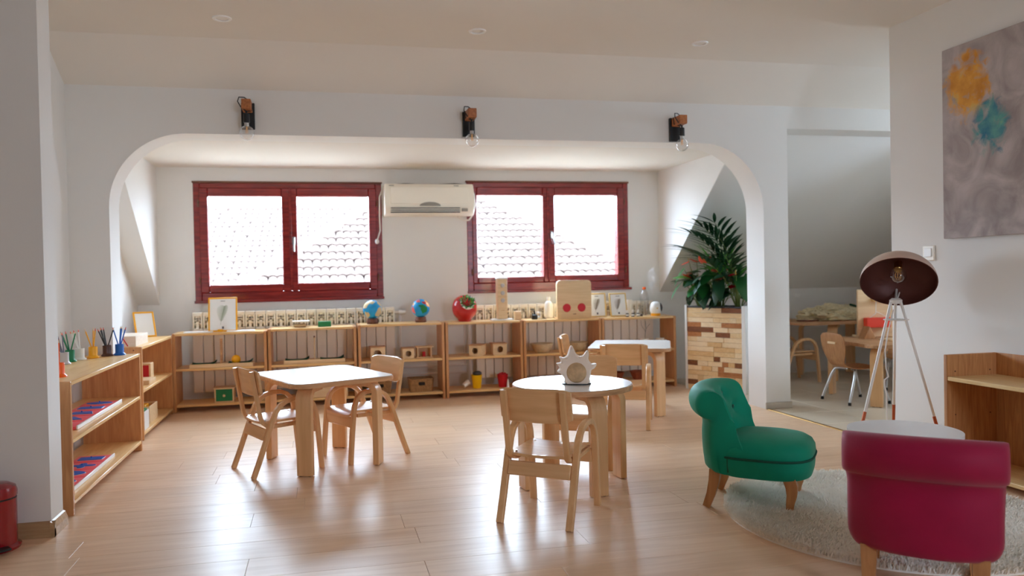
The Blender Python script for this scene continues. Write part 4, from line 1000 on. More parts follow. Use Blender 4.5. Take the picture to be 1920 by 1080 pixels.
tag(G().b2((-0.07, -0.06, 0.0), (0.06, 0.06, 0.115), 0.004).build('yellow_block', M['amber'], loc=(-1.31, 5.90, 0.059)), 'yellow block sitting in the open wooden box', 'block')
t = thing('white_card_box', 'narrow white box holding green cards on the lowest shelf of the second unit', 'box', (-1.235, 5.60, 0.0505))
for lo, hi in (((-0.045, -0.07, 0), (0.045, 0.07, 0.006)), ((-0.045, -0.07, 0.006), (0.045, -0.064, 0.125)), ((-0.045, 0.064, 0.006), (0.045, 0.07, 0.125)), ((-0.045, -0.064, 0.006), (-0.039, 0.064, 0.125)), ((0.039, -0.064, 0.006), (0.045, 0.064, 0.125))):
    G().b2(lo, hi, 0.001).build('box_side', M['white'], t)
tag(G().b2((-0.035, -0.055, 0), (0.035, 0.055, 0.130), 0.001).build('green_cards', M['green'], loc=(-1.235, 5.60, 0.057)), 'block of green cards standing in the narrow white box', 'cards')

# ================================================================== PEDAL BIN
t = thing('pedal_bin', 'glossy red pedal bin against the pillar', 'bin', (-1.302, 3.388, 0))
G().lathe([(0, 0), (0.094, 0), (0.096, 0.010), (0.090, 0.016), (0.083, 0.020), (0.083, 0.205), (0, 0.205)], 40).build('body', M['binred'], t)
G().lathe([(0.085, 0.207), (0.086, 0.228), (0.080, 0.246), (0.058, 0.258), (0.025, 0.263), (0, 0.264)], 40).build('lid', M['binred'], t)
G().lathe([(0.0835, 0.200), (0.0835, 0.210)], 40).build('seam_ring', M['black'], t)
G().box((0.055, -0.088, 0.018), (0.07, 0.045, 0.010), 0.004, Matrix.Rotation(A_(35), 3, 'Z')).build('pedal', M['black'], t)

# ================================================================== CLAY ORNAMENT ON THE ROUND TABLE
t = thing('clay_ornament', 'pale clay spiky sun shaped ornament with a speckled middle', 'ornament', (1.228, 3.600, 0.5056), A_(-18))
sp = [(-0.052, 0.004), (-0.060, 0.030), (-0.076, 0.052), (-0.092, 0.060), (-0.094, 0.066), (-0.084, 0.078), (-0.088, 0.092), (-0.098, 0.104), (-0.080, 0.108), (-0.078, 0.122), (-0.084, 0.137), (-0.062, 0.132), (-0.048, 0.140), (-0.040, 0.160), (-0.030, 0.186), (-0.022, 0.190), (-0.012, 0.176), (0.000, 0.150), (0.018, 0.138), (0.036, 0.144), (0.050, 0.164), (0.060, 0.162), (0.062, 0.144), (0.060, 0.124), (0.068, 0.108), (0.078, 0.100), (0.096, 0.102), (0.098, 0.094), (0.088, 0.078), (0.074, 0.070), (0.070, 0.052), (0.064, 0.028), (0.058, 0.004)]
def spline(P_, n):
    out = []; m_ = len(P_)
    for i in range(m_):
        p0, p1, p2, p3 = (Vector(P_[(i+k-1) % m_]) for k in range(4))
        for j in range(n):
            u = j/n; q = 0.5*((2*p1)+(p2-p0)*u+(2*p0-5*p1+4*p2-p3)*u*u+(3*p1-p0-3*p2+p3)*u**3); out.append((q.x, q.y))
    return out
sp = spline(sp, 3)
g = G(); rows = []
for yy, f in ((-0.030, 0.86), (-0.022, 0.95), (-0.010, 1.0), (0.012, 1.0), (0.024, 0.94), (0.032, 0.84)):
    rows.append([(x*f, yy, 0.085+(z-0.085)*f if z > 0.01 else z) for x, z in sp])
g.grid(rows, close_v=True, cap=True); o = g.build('body', M['shell'], t)
g = G(); g.sphere((0, 0, 0), 0.050, 26, 16, (1.0, 0.42, 1.02)); g.build('speckled_middle', M['shelld'], t, loc=(0.0, -0.026, 0.060))
G().prism(ell(0.072, 0.045), 0.0, 0.005, bev=0.001).build('foot_plate', M['black'], t)

# ================================================================== SLIPPER CHAIRS
def slipper_chair(label, loc, rz, vel, pip, btn):
    t = thing('slipper_chair', label, 'chair', loc, rz, 'velvet slipper chairs')
    # back: one rolled profile swept sideways, ends drawn forward; dents at the buttons
    prof = [(-0.060, 0.165), (-0.066, 0.22), (-0.080, 0.29), (-0.100, 0.35), (-0.118, 0.40), (-0.132, 0.45), (-0.146, 0.49), (-0.166, 0.518), (-0.195, 0.534), (-0.222, 0.537), (-0.252, 0.526), (-0.271, 0.498), (-0.275, 0.462), (-0.264, 0.430), (-0.243, 0.410), (-0.222, 0.402), (-0.216, 0.37), (-0.219, 0.33), (-0.218, 0.27), (-0.212, 0.21), (-0.200, 0.165), (-0.13, 0.160)]
    def cr(P, n):
        out = []; m = len(P)
        for i in range(m):
            p0, p1, p2, p3 = (Vector(P[(i+k-1) % m]) for k in range(4))
            for j in range(n):
                u = j/n; out.append(0.5*((2*p1)+(p2-p0)*u+(2*p0-5*p1+4*p2-p3)*u*u+(3*p1-p0-3*p2+p3)*u**3))
        return out
    pf = cr(prof, 3); btns = [(x, z) for z, xs in ((0.33, (-0.07, 0.07)), (0.405, (-0.135, 0, 0.135)), (0.475, (-0.07, 0.07))) for x in xs]
    NX = 44; rows = []
    cyc, czc = -0.155, 0.34
    for i in range(NX+1):
        u = -1+2*i/NX; x = 0.212*math.sin(u*PI/2*0.96)/math.sin(PI/2*0.96) if False else 0.212*u
        wrap = 0.075*abs(u)**2.6
        e = 1.0
        if abs(u) > 0.94: e = math.sqrt(max(0.0, 1-((abs(u)-0.94)/0.06)**2))*0.22+0.78
        col = []
        for q in pf:
            y, z = q.x, q.y
            yy = y+wrap; zz = z-0.012*abs(u)**3*(z/0.53)
            # thin the ends towards the middle line of the profile
            mid = -0.14 if z < 0.41 else -0.205
            yy = (mid+wrap)+(yy-mid-wrap)*e
            if z > 0.44: zz = 0.482+(zz-0.482)*(0.75+0.25*e)
            d = 0.0
            if y > -0.165 and z > 0.25:
                for bx, bz in btns:
                    r2 = (x-bx)**2+(z-bz)**2; d += 0.018*math.exp(-r2/0.0006)
                    # soft folds between the buttons
                d -= 0.004*math.cos(x*2*PI/0.14)*math.cos((z-0.33)*PI/0.0725)
            xs_ = x*(1.05 if z > 0.425 else 1.0+0.05*max(0, (z-0.385)/0.04) if z > 0.385 else 1-0.10*max(0, (0.225-z)/0.06)**2)
            col.append((xs_, yy-d, zz))
        rows.append(col)
    g = G(); g.grid(rows, close_v=True, cap=True); o = g.build('backrest', vel, t)
    for bx, bz in btns:
        u = bx/0.212; yb = np.interp(bz, [0.29, 0.35, 0.40, 0.45, 0.49], [-0.080, -0.100, -0.118, -0.132, -0.146])+0.075*abs(u)**2.6-0.016
        G().sphere((bx, yb, bz), 0.009, 12, 8, (1, 0.6, 1)).build('button', btn, t)
    # seam along the edges of the outer back
    for s in (-1, 1):
        g = G(); g.tube([(0.196*s, -0.125+0.066+dy, z) for dy, z in ((-0.02, 0.17), (-0.022, 0.25), (-0.032, 0.33), (-0.045, 0.40), (-0.062, 0.44))], 0.004, 6); g.build('seam', pip, t)
    # seat: bell shaped plan, flat sides, piping and a domed cushion
    n = 56
    def plan(f=1.0, inset=0.0):
        out = []
        for k in range(n):
            a = 2*PI*k/n; c, s = math.cos(a), math.sin(a)
            ex = 0.62 if s > 0 else 0.35
            x = 0.213*math.copysign(abs(c)**ex, c)*f; y = 0.062+(0.192 if s > 0 else 0.185)*math.copysign(abs(s)**(0.80 if s > 0 else 0.45), s)*f
            out.append((x, y))
        return out
    rows = []
    for f, z in ((0.90, 0.150), (0.955, 0.156), (0.985, 0.175), (1.0, 0.20), (1.0, 0.235)):
        rows.append([(x, y, z+0.010*(1-abs(x)/0.21)*0) for x, y in plan(f)])
    g = G(); g.grid(rows, close_v=True, cap=True); g.build('seat_base', vel, t)
    rows = []
    for f, z in ((1.0, 0.236), (1.015, 0.25), (1.005, 0.272), (0.95, 0.292), (0.82, 0.308), (0.6, 0.319), (0.35, 0.325), (0.1, 0.327)):
        rows.append([(x, y, z) for x, y in plan(f)])
    g = G(); g.grid(rows, close_v=True, cap=True); g.build('seat_cushion', vel, t)
    g = G(); g.tube([(x, y, 0.2365) for x, y in plan(1.012)], 0.0055, 6, True); g.build('piping', pip, t)
    # legs: cabriole in front, raked behind
    for s in (-1, 1):
        g = G(); g.tube([(0.150*s, 0.165, 0.160), (0.153*s, 0.176, 0.125), (0.153*s, 0.176, 0.09), (0.150*s, 0.168, 0.05), (0.150*s, 0.166, 0.02), (0.152*s, 0.172, 0.0)], [0.036, 0.034, 0.029, 0.023, 0.020, 0.023], 4, False, PI/4); g.build('leg', M['oak'], t)
        g = G(); g.tube([(0.150*s, -0.140, 0.170), (0.150*s, -0.146, 0.12), (0.151*s, -0.160, 0.06), (0.153*s, -0.182, 0.0)], [0.034, 0.031, 0.026, 0.022], 4, False, PI/4); g.build('leg', M['oak'], t)
    return t
slipper_chair('emerald green velvet slipper chair with a buttoned back', (1.898, 3.112, 0.004), A_(-40-90), M['velvetg'], M['pipingg'], M['buttong'])
slipper_chair('raspberry pink velvet slipper chair seen from behind', (1.893, 2.113, 0.004), A_(48-90), M['velvetp'], M['pipingp'], M['pipingp'])

# ================================================================== RUG
RC = (2.31, 2.78); RR = 0.66
t = thing('shaggy_rug', 'round cream shaggy rug under the green and pink chairs', 'rug', (RC[0], RC[1], 0.0))
G().prism(circ(RR-0.012, 72), 0.0005, 0.012, bev=0.003).build('backing', M['rug'], t)
rg = np.random.default_rng(3); N = 95000
rr = (RR-0.006)*np.sqrt(rg.random(N)); th = rg.random(N)*2*PI
bx, by = rr*np.cos(th), rr*np.sin(th)
swirl = 2.2*np.sin(bx*5+1.3)*np.cos(by*4.2)+rg.normal(0, 1.1, N)
ln = 0.026+0.012*rg.random(N)+0.006*np.sin(bx*9+by*3)*np.cos(by*8); lean = 0.30+0.65*rg.random(N)
dx, dy = np.cos(swirl), np.sin(swirl); wv = 0.0022+0.0010*rg.random(N)
px, py = -dy, dx
hz = ln*np.cos(lean*0.9); off = ln*np.sin(lean)
V = np.zeros((N, 5, 3))
V[:, 0] = np.stack([bx-px*wv, by-py*wv, np.full(N, 0.009)], 1); V[:, 1] = np.stack([bx+px*wv, by+py*wv, np.full(N, 0.009)], 1)
V[:, 2] = np.stack([bx+dx*off*.4+px*wv*.9, by+dy*off*.4+py*wv*.9, 0.010+hz*.62], 1); V[:, 3] = np.stack([bx+dx*off*.4-px*wv*.9, by+dy*off*.4-py*wv*.9, 0.010+hz*.62], 1)
V[:, 4] = np.stack([bx+dx*off, by+dy*off, 0.010+hz*.92], 1)
base = np.arange(N)*5
me = bpy.data.meshes.new('pile')
loops = np.concatenate([np.stack([base, base+1, base+2, base+3], 1), np.stack([base+3, base+2, base+4, base+4], 1)[:, :3].repeat(1, 0).reshape(N, 3) @ np.eye(3, 4, dtype=int)], 1) if False else None
faces = [(b, b+1, b+2, b+3) for b in base.tolist()]+[(b+3, b+2, b+4) for b in base.tolist()]
me.from_pydata(V.reshape(-1, 3).tolist(), [], faces); me.materials.append(M['yarn'])
o = inst('pile', me, t); o['kind'] = 'stuff'

# ================================================================== LITTLE WHITE TABLE
t = thing('side_table', 'low round white side table beyond the pink chair', 'table', (2.350, 2.720, 0.012))
G().prism(circ(0.215, 72), 0.350, 0.366, bev=0.004).build('tabletop', M['tabw'], t)
for k in range(3):
    a = A_(90+120*k+20); c, s = math.cos(a), math.sin(a)
    G().tube([(0.10*c, 0.10*s, 0.350), (0.155*c, 0.155*s, 0.0)], [0.014, 0.009], 10).build('leg', M['oak'], t)
G().prism(circ(0.11, 32), 0.340, 0.350).build('mount_plate', M['tabw'], t)

# ================================================================== TRIPOD FLOOR LAMP
t = thing('tripod_lamp', 'tripod floor lamp with pinkish dome shade and copper feet', 'lamp', (3.06, 3.59, 0))
O = Vector((3.06, 3.59, 0)); apex = Vector((0, 0, 0.865))
for (x, y) in ((2.879, 3.615), (3.186, 3.763), (3.111, 3.389)):
    d = Vector((x, y, 0))-O; d.z = 0; u = d.normalized(); p_top = u*0.028+Vector((0, 0, 0.865)); p_t = Vector((d.x, d.y, 0.27)); ft = p_top+(p_t-p_top)*(0.865/(0.865-0.27))
    lg = G().tube([p_top, p_t], 0.0075, 10).build('leg', M['whitemetal'], t); G().tube([p_t, ft], [0.0085, 0.0075], 10).build('copper_tip', M['copper'], lg)
G().lathe([(0, 0), (0.062, 0), (0.064, 0.004), (0.062, 0.006), (0, 0.006)], 24, (0, 0, 0.765)).build('spreader', M['whitemetal'], t)
G().lathe([(0, 0), (0.030, 0), (0.032, 0.02), (0.02, 0.03), (0, 0.03)], 18, (0, 0, 0.855)).build('hub', M['whitemetal'], t)
cen = Vector((-0.01, -0.03, 0.972)); dirv = Vector((-0.454, -0.532, -0.714)).normalized(); Q = dirv.to_track_quat('Z', 'Y').to_matrix().to_4x4(); TS = Matrix.Translation(cen) @ Q
Rr = 0.188
dome = [(Rr*math.cos(A_(a)), -Rr*0.80*math.sin(A_(a))) for a in range(0, 91, 6)]
sh = G().lathe(dome[:-1]+[(0, -Rr*0.80)], 48, M=TS).build('shade', M['lampout'], t)
inn = [((Rr-0.004)*math.cos(A_(a)), -(Rr*0.80-0.004)*math.sin(A_(a))) for a in range(0, 91, 6)]
G().lathe([(Rr, 0), (Rr-0.004, 0.001)]+inn[:-1]+[(0, -Rr*0.80+0.004)], 48, M=TS).build('shade_lining', M['lampin'], sh)
G().lathe([(0, -0.145), (0.022, -0.145), (0.022, -0.095), (0.018, -0.09), (0, -0.09)], 20, M=TS).build('socket', M['brass'], t)
bl = G().lathe([(0.014, -0.09)]+[(0.042*math.sin(A_(a)), -0.050-0.042*math.cos(A_(a))) for a in range(20, 176, 15)]+[(0, -0.008)], 24, M=TS).build('bulb', M['clear'], t)
g = G()
for k in range(6):
    a = k*PI/3; g.tube([TS @ Vector((0.008*math.cos(a), 0.008*math.sin(a), -0.085)), TS @ Vector((0.017*math.cos(a+0.5), 0.017*math.sin(a+0.5), -0.05)), TS @ Vector((0.008*math.cos(a+1), 0.008*math.sin(a+1), -0.024))], 0.0014, 5)
g.build('filament', M['filament'], bl)['kind'] = 'stuff'
g = G()
g.tube([Vector((0, 0, 0.875)), Vector((0.07, 0.08, 0.90)), Vector((0.125, 0.135, 0.97)), TS @ Vector((0, 0, -Rr*0.78))], 0.006, 8)
g.build('yoke', M['whitemetal'], t)
top = TS @ Vector((0, 0, -Rr*0.8))
g = G(); g.tube([top+Vector((0.0, 0, -0.004)), top+Vector((-0.015, 0.0, 0.022)), top+Vector((0.0, 0, 0.034)), top+Vector((0.02, 0, 0.02)), top+Vector((0.06, 0.03, -0.02)), top+Vector((0.08, 0.06, -0.12)), (0.02, 0.05, 0.80), (-0.035, 0.02, 0.70), (-0.055, 0.02, 0.60), (-0.05, 0.02, 0.50), (-0.035, 0.02, 0.455), (-0.06, 0.02, 0.44), (-0.062, 0.02, 0.42), (-0.05, 0.02, 0.36), (-0.048, 0.02, 0.20)], 0.0035, 6); g.build('cord', M['whitemetal'], t)
G().lathe([(0, 0), (0.014, 0.0), (0.018, -0.010), (0.018, -0.030), (0, -0.032)], 16, (-0.048, 0.02, 0.20)).build('plug', M['white'], t)

# ================================================================== RIGHT WALL: bookcase, switch, canvas
t = thing('low_bookcase', 'low varnished wooden bookcase against the wall under the canvas', 'bookcase', (3.39, 3.290, 0))
D = 0.31; Lb = 1.05
for y0 in (-0.020, -Lb): G().b2((-D, y0, 0), (0, y0+0.020, 0.605), 0.002).build('side_panel', M['bookwood'], t)
for z in (0.03, 0.475): G().b2((-D+0.002, -Lb+0.02, z), (-0.012, -0.02, z+0.020), 0.003).build('shelf_board', M['pine_y'], t)
G().b2((-0.010, -Lb+0.02, 0.03), (-0.002, -0.02, 0.605)).build('back_panel', M['bookwood'], t)
g = G()
for z in (0.15, 0.30, 0.52): 
    for xx in (-0.26, -0.05): g.cyl((xx, -0.0195, z), (xx, -0.0212, z), 0.004, seg=8)
g.build('peg_holes', M['darkwood'], t)['kind'] = 'stuff'
t = thing('light_switch', 'square cream light switch on the wall above the lamp', 'switch', (3.39, 3.712, 1.130))
for_sw = Matrix.Rotation(-PI/2, 4, 'Z')
G().b2((-0.010, -0.043, -0.043), (0, 0.043, 0.043), 0.004).build('plate', M['cream'], t); G().b2((-0.016, -0.028, -0.022), (-0.010, 0.028, 0.028), 0.003).build('rocker', M['white'], t)
t = thing('wall_canvas', 'large grey canvas with orange and teal paint splashes on the wall', 'painting', (3.39, 3.580, 1.205))
m, nt, b = _mat('splashed_canvas'); tc = nt.nodes.new('ShaderNodeTexCoord')
def noise(scale, det=5, dist=0.0):
    n = nt.nodes.new('ShaderNodeTexNoise'); n.inputs['Scale'].default_value = scale; n.inputs['Detail'].default_value = det; n.inputs['Distortion'].default_value = dist; nt.links.new(tc.outputs['Object'], n.inputs['Vector']); return n.outputs['Fac']
def ramp(src, stops):
    r = nt.nodes.new('ShaderNodeValToRGB'); 
    while len(r.color_ramp.elements) < len(stops): r.color_ramp.elements.new(0.5)
    for e, (p, c) in zip(r.color_ramp.elements, stops): e.position = p; e.color = c
    nt.links.new(src, r.inputs[0]); return r.outputs[0]
def mixc(f, a, bb):
    x = nt.nodes.new('ShaderNodeMix'); x.data_type = 'RGBA'; nt.links.new(f, x.inputs[0]); nt.links.new(a, x.inputs[6]); nt.links.new(bb, x.inputs[7]); return x.outputs[2]
ground_c = ramp(noise(5, 8, 1.5), [(0.3, srgb(150, 138, 136)), (0.5, srgb(176, 165, 162)), (0.7, srgb(200, 188, 186))])
sx = nt.nodes.new('ShaderNodeSeparateXYZ'); nt.links.new(tc.outputs['Object'], sx.inputs[0])
def blobmask(y0, z0, ry, rz, rag):
    def ax1(o, c, r):
        a = nt.nodes.new('ShaderNodeMath'); a.operation = 'SUBTRACT'; nt.links.new(o, a.inputs[0]); a.inputs[1].default_value = c
        d = nt.nodes.new('ShaderNodeMath'); d.operation = 'DIVIDE'; nt.links.new(a.outputs[0], d.inputs[0]); d.inputs[1].default_value = r
        s = nt.nodes.new('ShaderNodeMath'); s.operation = 'MULTIPLY'; nt.links.new(d.outputs[0], s.inputs[0]); nt.links.new(d.outputs[0], s.inputs[1]); return s.outputs[0]
    ad = nt.nodes.new('ShaderNodeMath'); ad.operation = 'ADD'; nt.links.new(ax1(sx.outputs['Y'], y0, ry), ad.inputs[0]); nt.links.new(ax1(sx.outputs['Z'], z0, rz), ad.inputs[1])
    nm = nt.nodes.new('ShaderNodeMath'); nm.operation = 'MULTIPLY_ADD'; nt.links.new(noise(14, 8, 1.0), nm.inputs[0]); nm.inputs[1].default_value = rag; nt.links.new(ad.outputs[0], nm.inputs[2])
    return ramp(nm.outputs[0], [(0.80+rag*0.4, (1, 1, 1, 1)), (1.0+rag*0.48, (0, 0, 0, 1))]) if False else ramp(nm.outputs[0], [(0.70, (1, 1, 1, 1)), (0.98, (0, 0, 0, 1))])
oran = ramp(noise(9, 6), [(0.35, srgb(196, 128, 40)), (0.55, srgb(224, 160, 62)), (0.7, srgb(206, 186, 110))])
teal = ramp(noise(11, 6), [(0.35, srgb(40, 110, 140)), (0.6, srgb(96, 160, 150)), (0.75, srgb(150, 180, 130))])
c = mixc(blobmask(-0.17, 0.80, 0.24, 0.30, 1.2), ground_c, oran)
c = mixc(blobmask(-0.31, 0.56, 0.20, 0.24, 1.2), c, teal)
c = mixc(blobmask(-0.75, 0.72, 0.28, 0.24, 1.5), c, oran)
c = mixc(blobmask(-0.95, 0.45, 0.24, 0.22, 1.5), c, teal)
nt.links.new(c, b.inputs['Base Color']); b.inputs['Roughness'].default_value = 0.75
bp = nt.nodes.new('ShaderNodeBump'); bp.inputs['Strength'].default_value = 0.35; bp.inputs['Distance'].default_value = 0.01; nt.links.new(noise(22, 8, 1.0), bp.inputs['Height']); nt.links.new(bp.outputs['Normal'], b.inputs['Normal'])
G().b2((-0.030, -1.25, 0), (-0.002, 0, 1.03), 0.003).build('canvas', m, t)

# ================================================================== WOOD BLOCK PLANTER
A0 = Vector((3.205, 6.346, 0)); B0 = Vector((3.505, 5.840, 0)); u_ = (B0-A0).normalized(); ang = math.atan2(u_.y, u_.x); Lp = (B0-A0).length
t = thing('wood_block_planter', 'tall planter clad in mixed wood blocks with white metal corners', 'planter', (A0.x, A0.y, 0), ang)
Dp = 0.30; Hp = 0.745
G().b2((0.01, 0.014, 0.01), (Lp-0.01, Dp, Hp-0.03)).build('box', M['white'], t, smooth=False)
for x in (0.0, Lp-0.036): G().b2((x, -0.010, 0), (x+(0.022 if x == 0 else 0.036), 0.02, Hp+0.008), 0.002).build('corner_trim', M['white'], t)
G().b2((0.022, -0.006, Hp-0.012), (Lp-0.036, 0.012, Hp), 0.002).build('top_trim', M['dkgrey'], t)
g = G(); 
for lo, hi in (((0.0, Dp), (Lp, Dp+0.015)), ((-0.001, 0.02), (0.012, Dp)), ((Lp-0.012, 0.02), (Lp+0.001, Dp))): g.b2((lo[0], lo[1], 0), (hi[0], hi[1], Hp))
g.build('side_sheet', M['white'], t, smooth=False)['kind'] = 'stuff'
g = G(); rows = []
for i in range(13):
    rows.append([(0.012+(Lp-0.024)*i/12, 0.012+(Dp-0.012)*j/8, Hp-0.02+random.uniform(0, 0.018)) for j in range(9)])
g.grid(rows); g.build('soil', M['soil'], t)
tones = [((244, 216, 168), (232, 196, 142)), ((236, 200, 146), (222, 180, 122)), ((196, 134, 82), (168, 104, 58)), ((150, 92, 54), (120, 70, 40)), ((250, 228, 190), (240, 212, 168))]
tm = [wood('mixed_wood_%s' % n, a, bb, 'x', 5.0, 0.5, 0.0, 0.8, 0.05) for n, (a, bb) in zip(('straw', 'honey', 'amber', 'walnut', 'pale'), tones)]
rb = random.Random(5); nr = 17; hh = (Hp-0.018)/nr; bl_me = {}
x0_, x1_ = 0.0225, Lp-0.0365
for r in range(nr):
    x = x0_
    while x < x1_-0.001:
        L_ = rb.choice((0.06, 0.10, 0.14, 0.20, 0.26)); xe = min(x1_, x+L_)
        if x1_-xe < 0.03: xe = x1_
        k = rb.choices(range(5), (6, 3.2, 2.0, 1.2, 6))[0]
        key = (k, rb.choice((0, 1)))
        if key not in bl_me:
            q = G().box((0, 0, 0), (1, 0.014, hh-0.0012), 0.001).build('wood_block', tm[k]); bl_me[key] = q.data; bpy.data.objects.remove(q)
        inst('wood_block', bl_me[key], t, ((x+xe)/2, 0.002+rb.uniform(-0.003, 0.003), 0.004+hh*(r+0.5)), (0, 0, 0), (xe-x-0.001, 1, 1))
        x = xe
# plants: every big leaf a part
R_ = random.Random(11)
def on_planter(px, py): 
    q = A0+u_*px+Vector((-u_.y, u_.x, 0))*py; return (q.x, q.y, Hp-0.015)
L_big = leaf_mesh('heart_leaf', 0.22, 0.125, M['leaf'], 0.35, 1.0, 0.10, 8); L_dark = leaf_mesh('heart_leaf', 0.21, 0.115, M['leafd'], 0.45, 1.0, 0.10, 8); L_light = leaf_mesh('heart_leaf', 0.18, 0.09, M['leafl'], 0.3, 1.0, 0.1, 8)
L_sp = leaf_mesh('spathe', 0.085, 0.072, M['spathe'], -0.15, 1.0, 0.18, 6); L_spd = leaf_mesh('spathe', 0.10, 0.09, M['spathed'], -0.1, 1.0, 0.18, 6)
L_blade = leaf_mesh('blade_leaf', 0.44, 0.046, M['leafl'], 0.25, 0.0, 0.25, 10); L_blade2 = leaf_mesh('blade_leaf', 0.40, 0.046, M['leaf'], 0.55, 0.0, 0.25, 10)
L_palm = leaf_mesh('leaflet', 0.30, 0.036, M['leafd'], 0.20, 0.0, 0.2, 7)
def anthurium(label, px, py, n, hmin, hmax, flowers, dark, meshes, spread=0.16):
    t = thing('anthurium', label, 'plant', on_planter(px, py), 0, 'anthuriums in the planter')
    for k in range(n+flowers):
        fl = k >= n; a = R_.uniform(0, 2*PI); h = R_.uniform(hmin, hmax)+(0.06 if fl else 0); s = spread*R_.uniform(0.35, 1.0)
        if fl: s *= 1.1; a = R_.uniform(PI*0.9, PI*1.5)
        tip = Vector((s*math.cos(a), s*math.sin(a), h)); b0 = Vector((0.02*math.cos(a), 0.02*math.sin(a), 0))
        st = G().tube([b0, b0.lerp(tip, 0.5)+Vector((0, 0, 0.03)), tip], [0.004, 0.003, 0.0024], 5).build('stalk', M['stem'], t)
        if fl:
            lf = inst('spathe', L_spd if dark else L_sp, st); lf.matrix_local = Matrix.Translation(tip) @ Matrix.Rotation(a-PI/2+R_.uniform(-.5, .5), 4, 'Z') @ Matrix.Rotation(R_.uniform(-0.6, 0.7), 4, 'X')
            G().tube([tip, tip+Vector((0.012*math.cos(a), 0.012*math.sin(a), 0.040))], [0.004, 0.002], 6).build('spadix', M['spadix'], st)
        else:
            lf = inst('leaf', R_.choice(meshes), t); sc = R_.uniform(0.75, 1.1); lf.matrix_local = Matrix.Translation(tip) @ Matrix.Rotation(a-PI/2+R_.uniform(-.4, .4), 4, 'Z') @ Matrix.Rotation(R_.uniform(-0.8, 0.35), 4, 'X') @ Matrix.Rotation(R_.uniform(-.4, .4), 4, 'Y') @ Matrix.Diagonal((sc, sc, sc, 1))
    return t
anthurium('anthurium with coral spathes at the outer end of the planter', 0.10, 0.10, 20, 0.08, 0.36, 4, False, [L_big, L_dark, L_light, L_big])
anthurium('anthurium with coral spathes in the middle of the planter', 0.30, 0.09, 20, 0.08, 0.38, 4, False, [L_big, L_dark, L_light])
anthurium('anthurium with deep red spathes at the pier end of the planter', 0.47, 0.10, 18, 0.08, 0.38, 3, True, [L_big, L_dark])
def blades(label, px, py, n, h0, meshes, lab='plant'):
    t = thing('blade_plant', label, 'plant', on_planter(px, py), 0, 'strap leaved plants in the planter')
    top = Vector((0.01, 0.0, h0))
    G().tube([(0, 0, 0), top*0.5, top], [0.009, 0.008, 0.006], 7).build('stem', M['stem'], t)
    for k in range(n):
        a = k*2.4; el = R_.uniform(0.35, 1.25); lf = inst('leaf', R_.choice(meshes), t); sc = R_.uniform(0.65, 1.0)
        lf.matrix_local = Matrix.Translation(top*R_.uniform(0.55, 1.0)) @ Matrix.Rotation(a, 4, 'Z') @ Matrix.Rotation(el, 4, 'X') @ Matrix.Diagonal((sc, sc, sc, 1))
    return t
blades('bright green strap leaved plant rising from the middle of the planter', 0.27, 0.14, 24, 0.34, [L_blade, L_blade, L_blade2])
blades('mid green strap leaved plant near the pier end of the planter', 0.42, 0.15, 20, 0.26, [L_blade2, L_blade])
t = thing('potted_palm', 'dark palm with arching feathered fronds, tallest in the planter', 'plant', on_planter(0.45, 0.16))
for k, (a, el, L_) in enumerate(((3.0, 1.20, 0.70), (3.5, 1.05, 0.66), (3.2, 1.32, 0.84), (3.9, 1.18, 0.62), (2.7, 1.25, 0.70), (3.7, 1.42, 0.92), (3.3, 1.44, 0.88), (3.8, 1.30, 0.80))):
    d = Vector((math.cos(a)*math.cos(el), math.sin(a)*math.cos(el), math.sin(el))); out = Vector((math.cos(a), math.sin(a), 0))
    pts = [d*(L_*u)+out*(0.30*L_*u*u)-Vector((0, 0, 0.20*L_*u**3)) for u in [i/12 for i in range(13)]]
    fr = G().tube(pts, [0.005-0.0035*i/12 for i in range(13)], 5).build('frond', M['stem'], t)
    for i in range(5, 13):
        tg = (pts[min(i+1, 12)]-pts[i-1]).normalized()
        for s in (-1, 1):
            side = (tg.cross(Vector((0, 0, 1))).normalized()*s*0.9+tg*(1.15 if i < 12 else 2.0)).normalized()
            q = side.to_track_quat('Y', 'Z').to_matrix().to_4x4(); sc = 0.65+0.35*math.sin(PI*(i-5)/8)
            o = inst('leaflet', L_palm, fr); o.matrix_local = Matrix.Translation(pts[i]) @ q @ Matrix.Diagonal((sc, sc, sc, 1))

# ================================================================== NEXT ROOM
def mk_plain_table(name, label, loc, rz, w, d, H, fw, fd):
    t = thing(name, label, 'table', loc, rz, 'wooden tables in the next room')
    G().prism(rrect(w, d, 0.06, 6), H-0.026, H, bev=0.005).build('tabletop', M['ply_edge'], t)
    for sx in (-1, 1):
        for sy in (-1, 1): table_leg(t, sx*fw, sy*fd, math.atan2(-sy, -sx), H-0.027)
    return t
TR = mk_plain_table('wooden_table', 'wooden table in the next room carrying the upright board', (4.46, 5.27, 0), A_(-9), 0.80, 0.80, 0.475, 0.33, 0.33)
TL = mk_plain_table('wooden_table', 'wooden table by the far knee wall heaped with raw wool', (4.95, 6.53, 0), A_(0), 1.30, 0.62, 0.560, 0.28, 0.24)
dup(chair0, (4.345, 6.445, 0), A_(0-90), 'beech ply armchair in the next room at the wool table')
chair0_last = None
t = thing('board_stand', 'upright pale wooden board with a hanging red block on the table', 'board', (4.36, 5.56, 0.4755), A_(-9))
G().b2((0, -0.012, 0), (0.44, 0.006, 0.40), 0.004).build('board', M['toywood'], t)
G().b2((0.115, -0.050, 0.300), (0.255, -0.012, 0.326), 0.003).build('hook_bar', M['gold'], t)
g = G(); g.tube([(0.140, -0.045, 0.305), (0.137, -0.045, 0.20), (0.085, -0.045, 0.165)], 0.003, 6); g.tube([(0.140, -0.045, 0.215), (0.245, -0.045, 0.165)], 0.002, 6); g.build('string', M['white'], t)
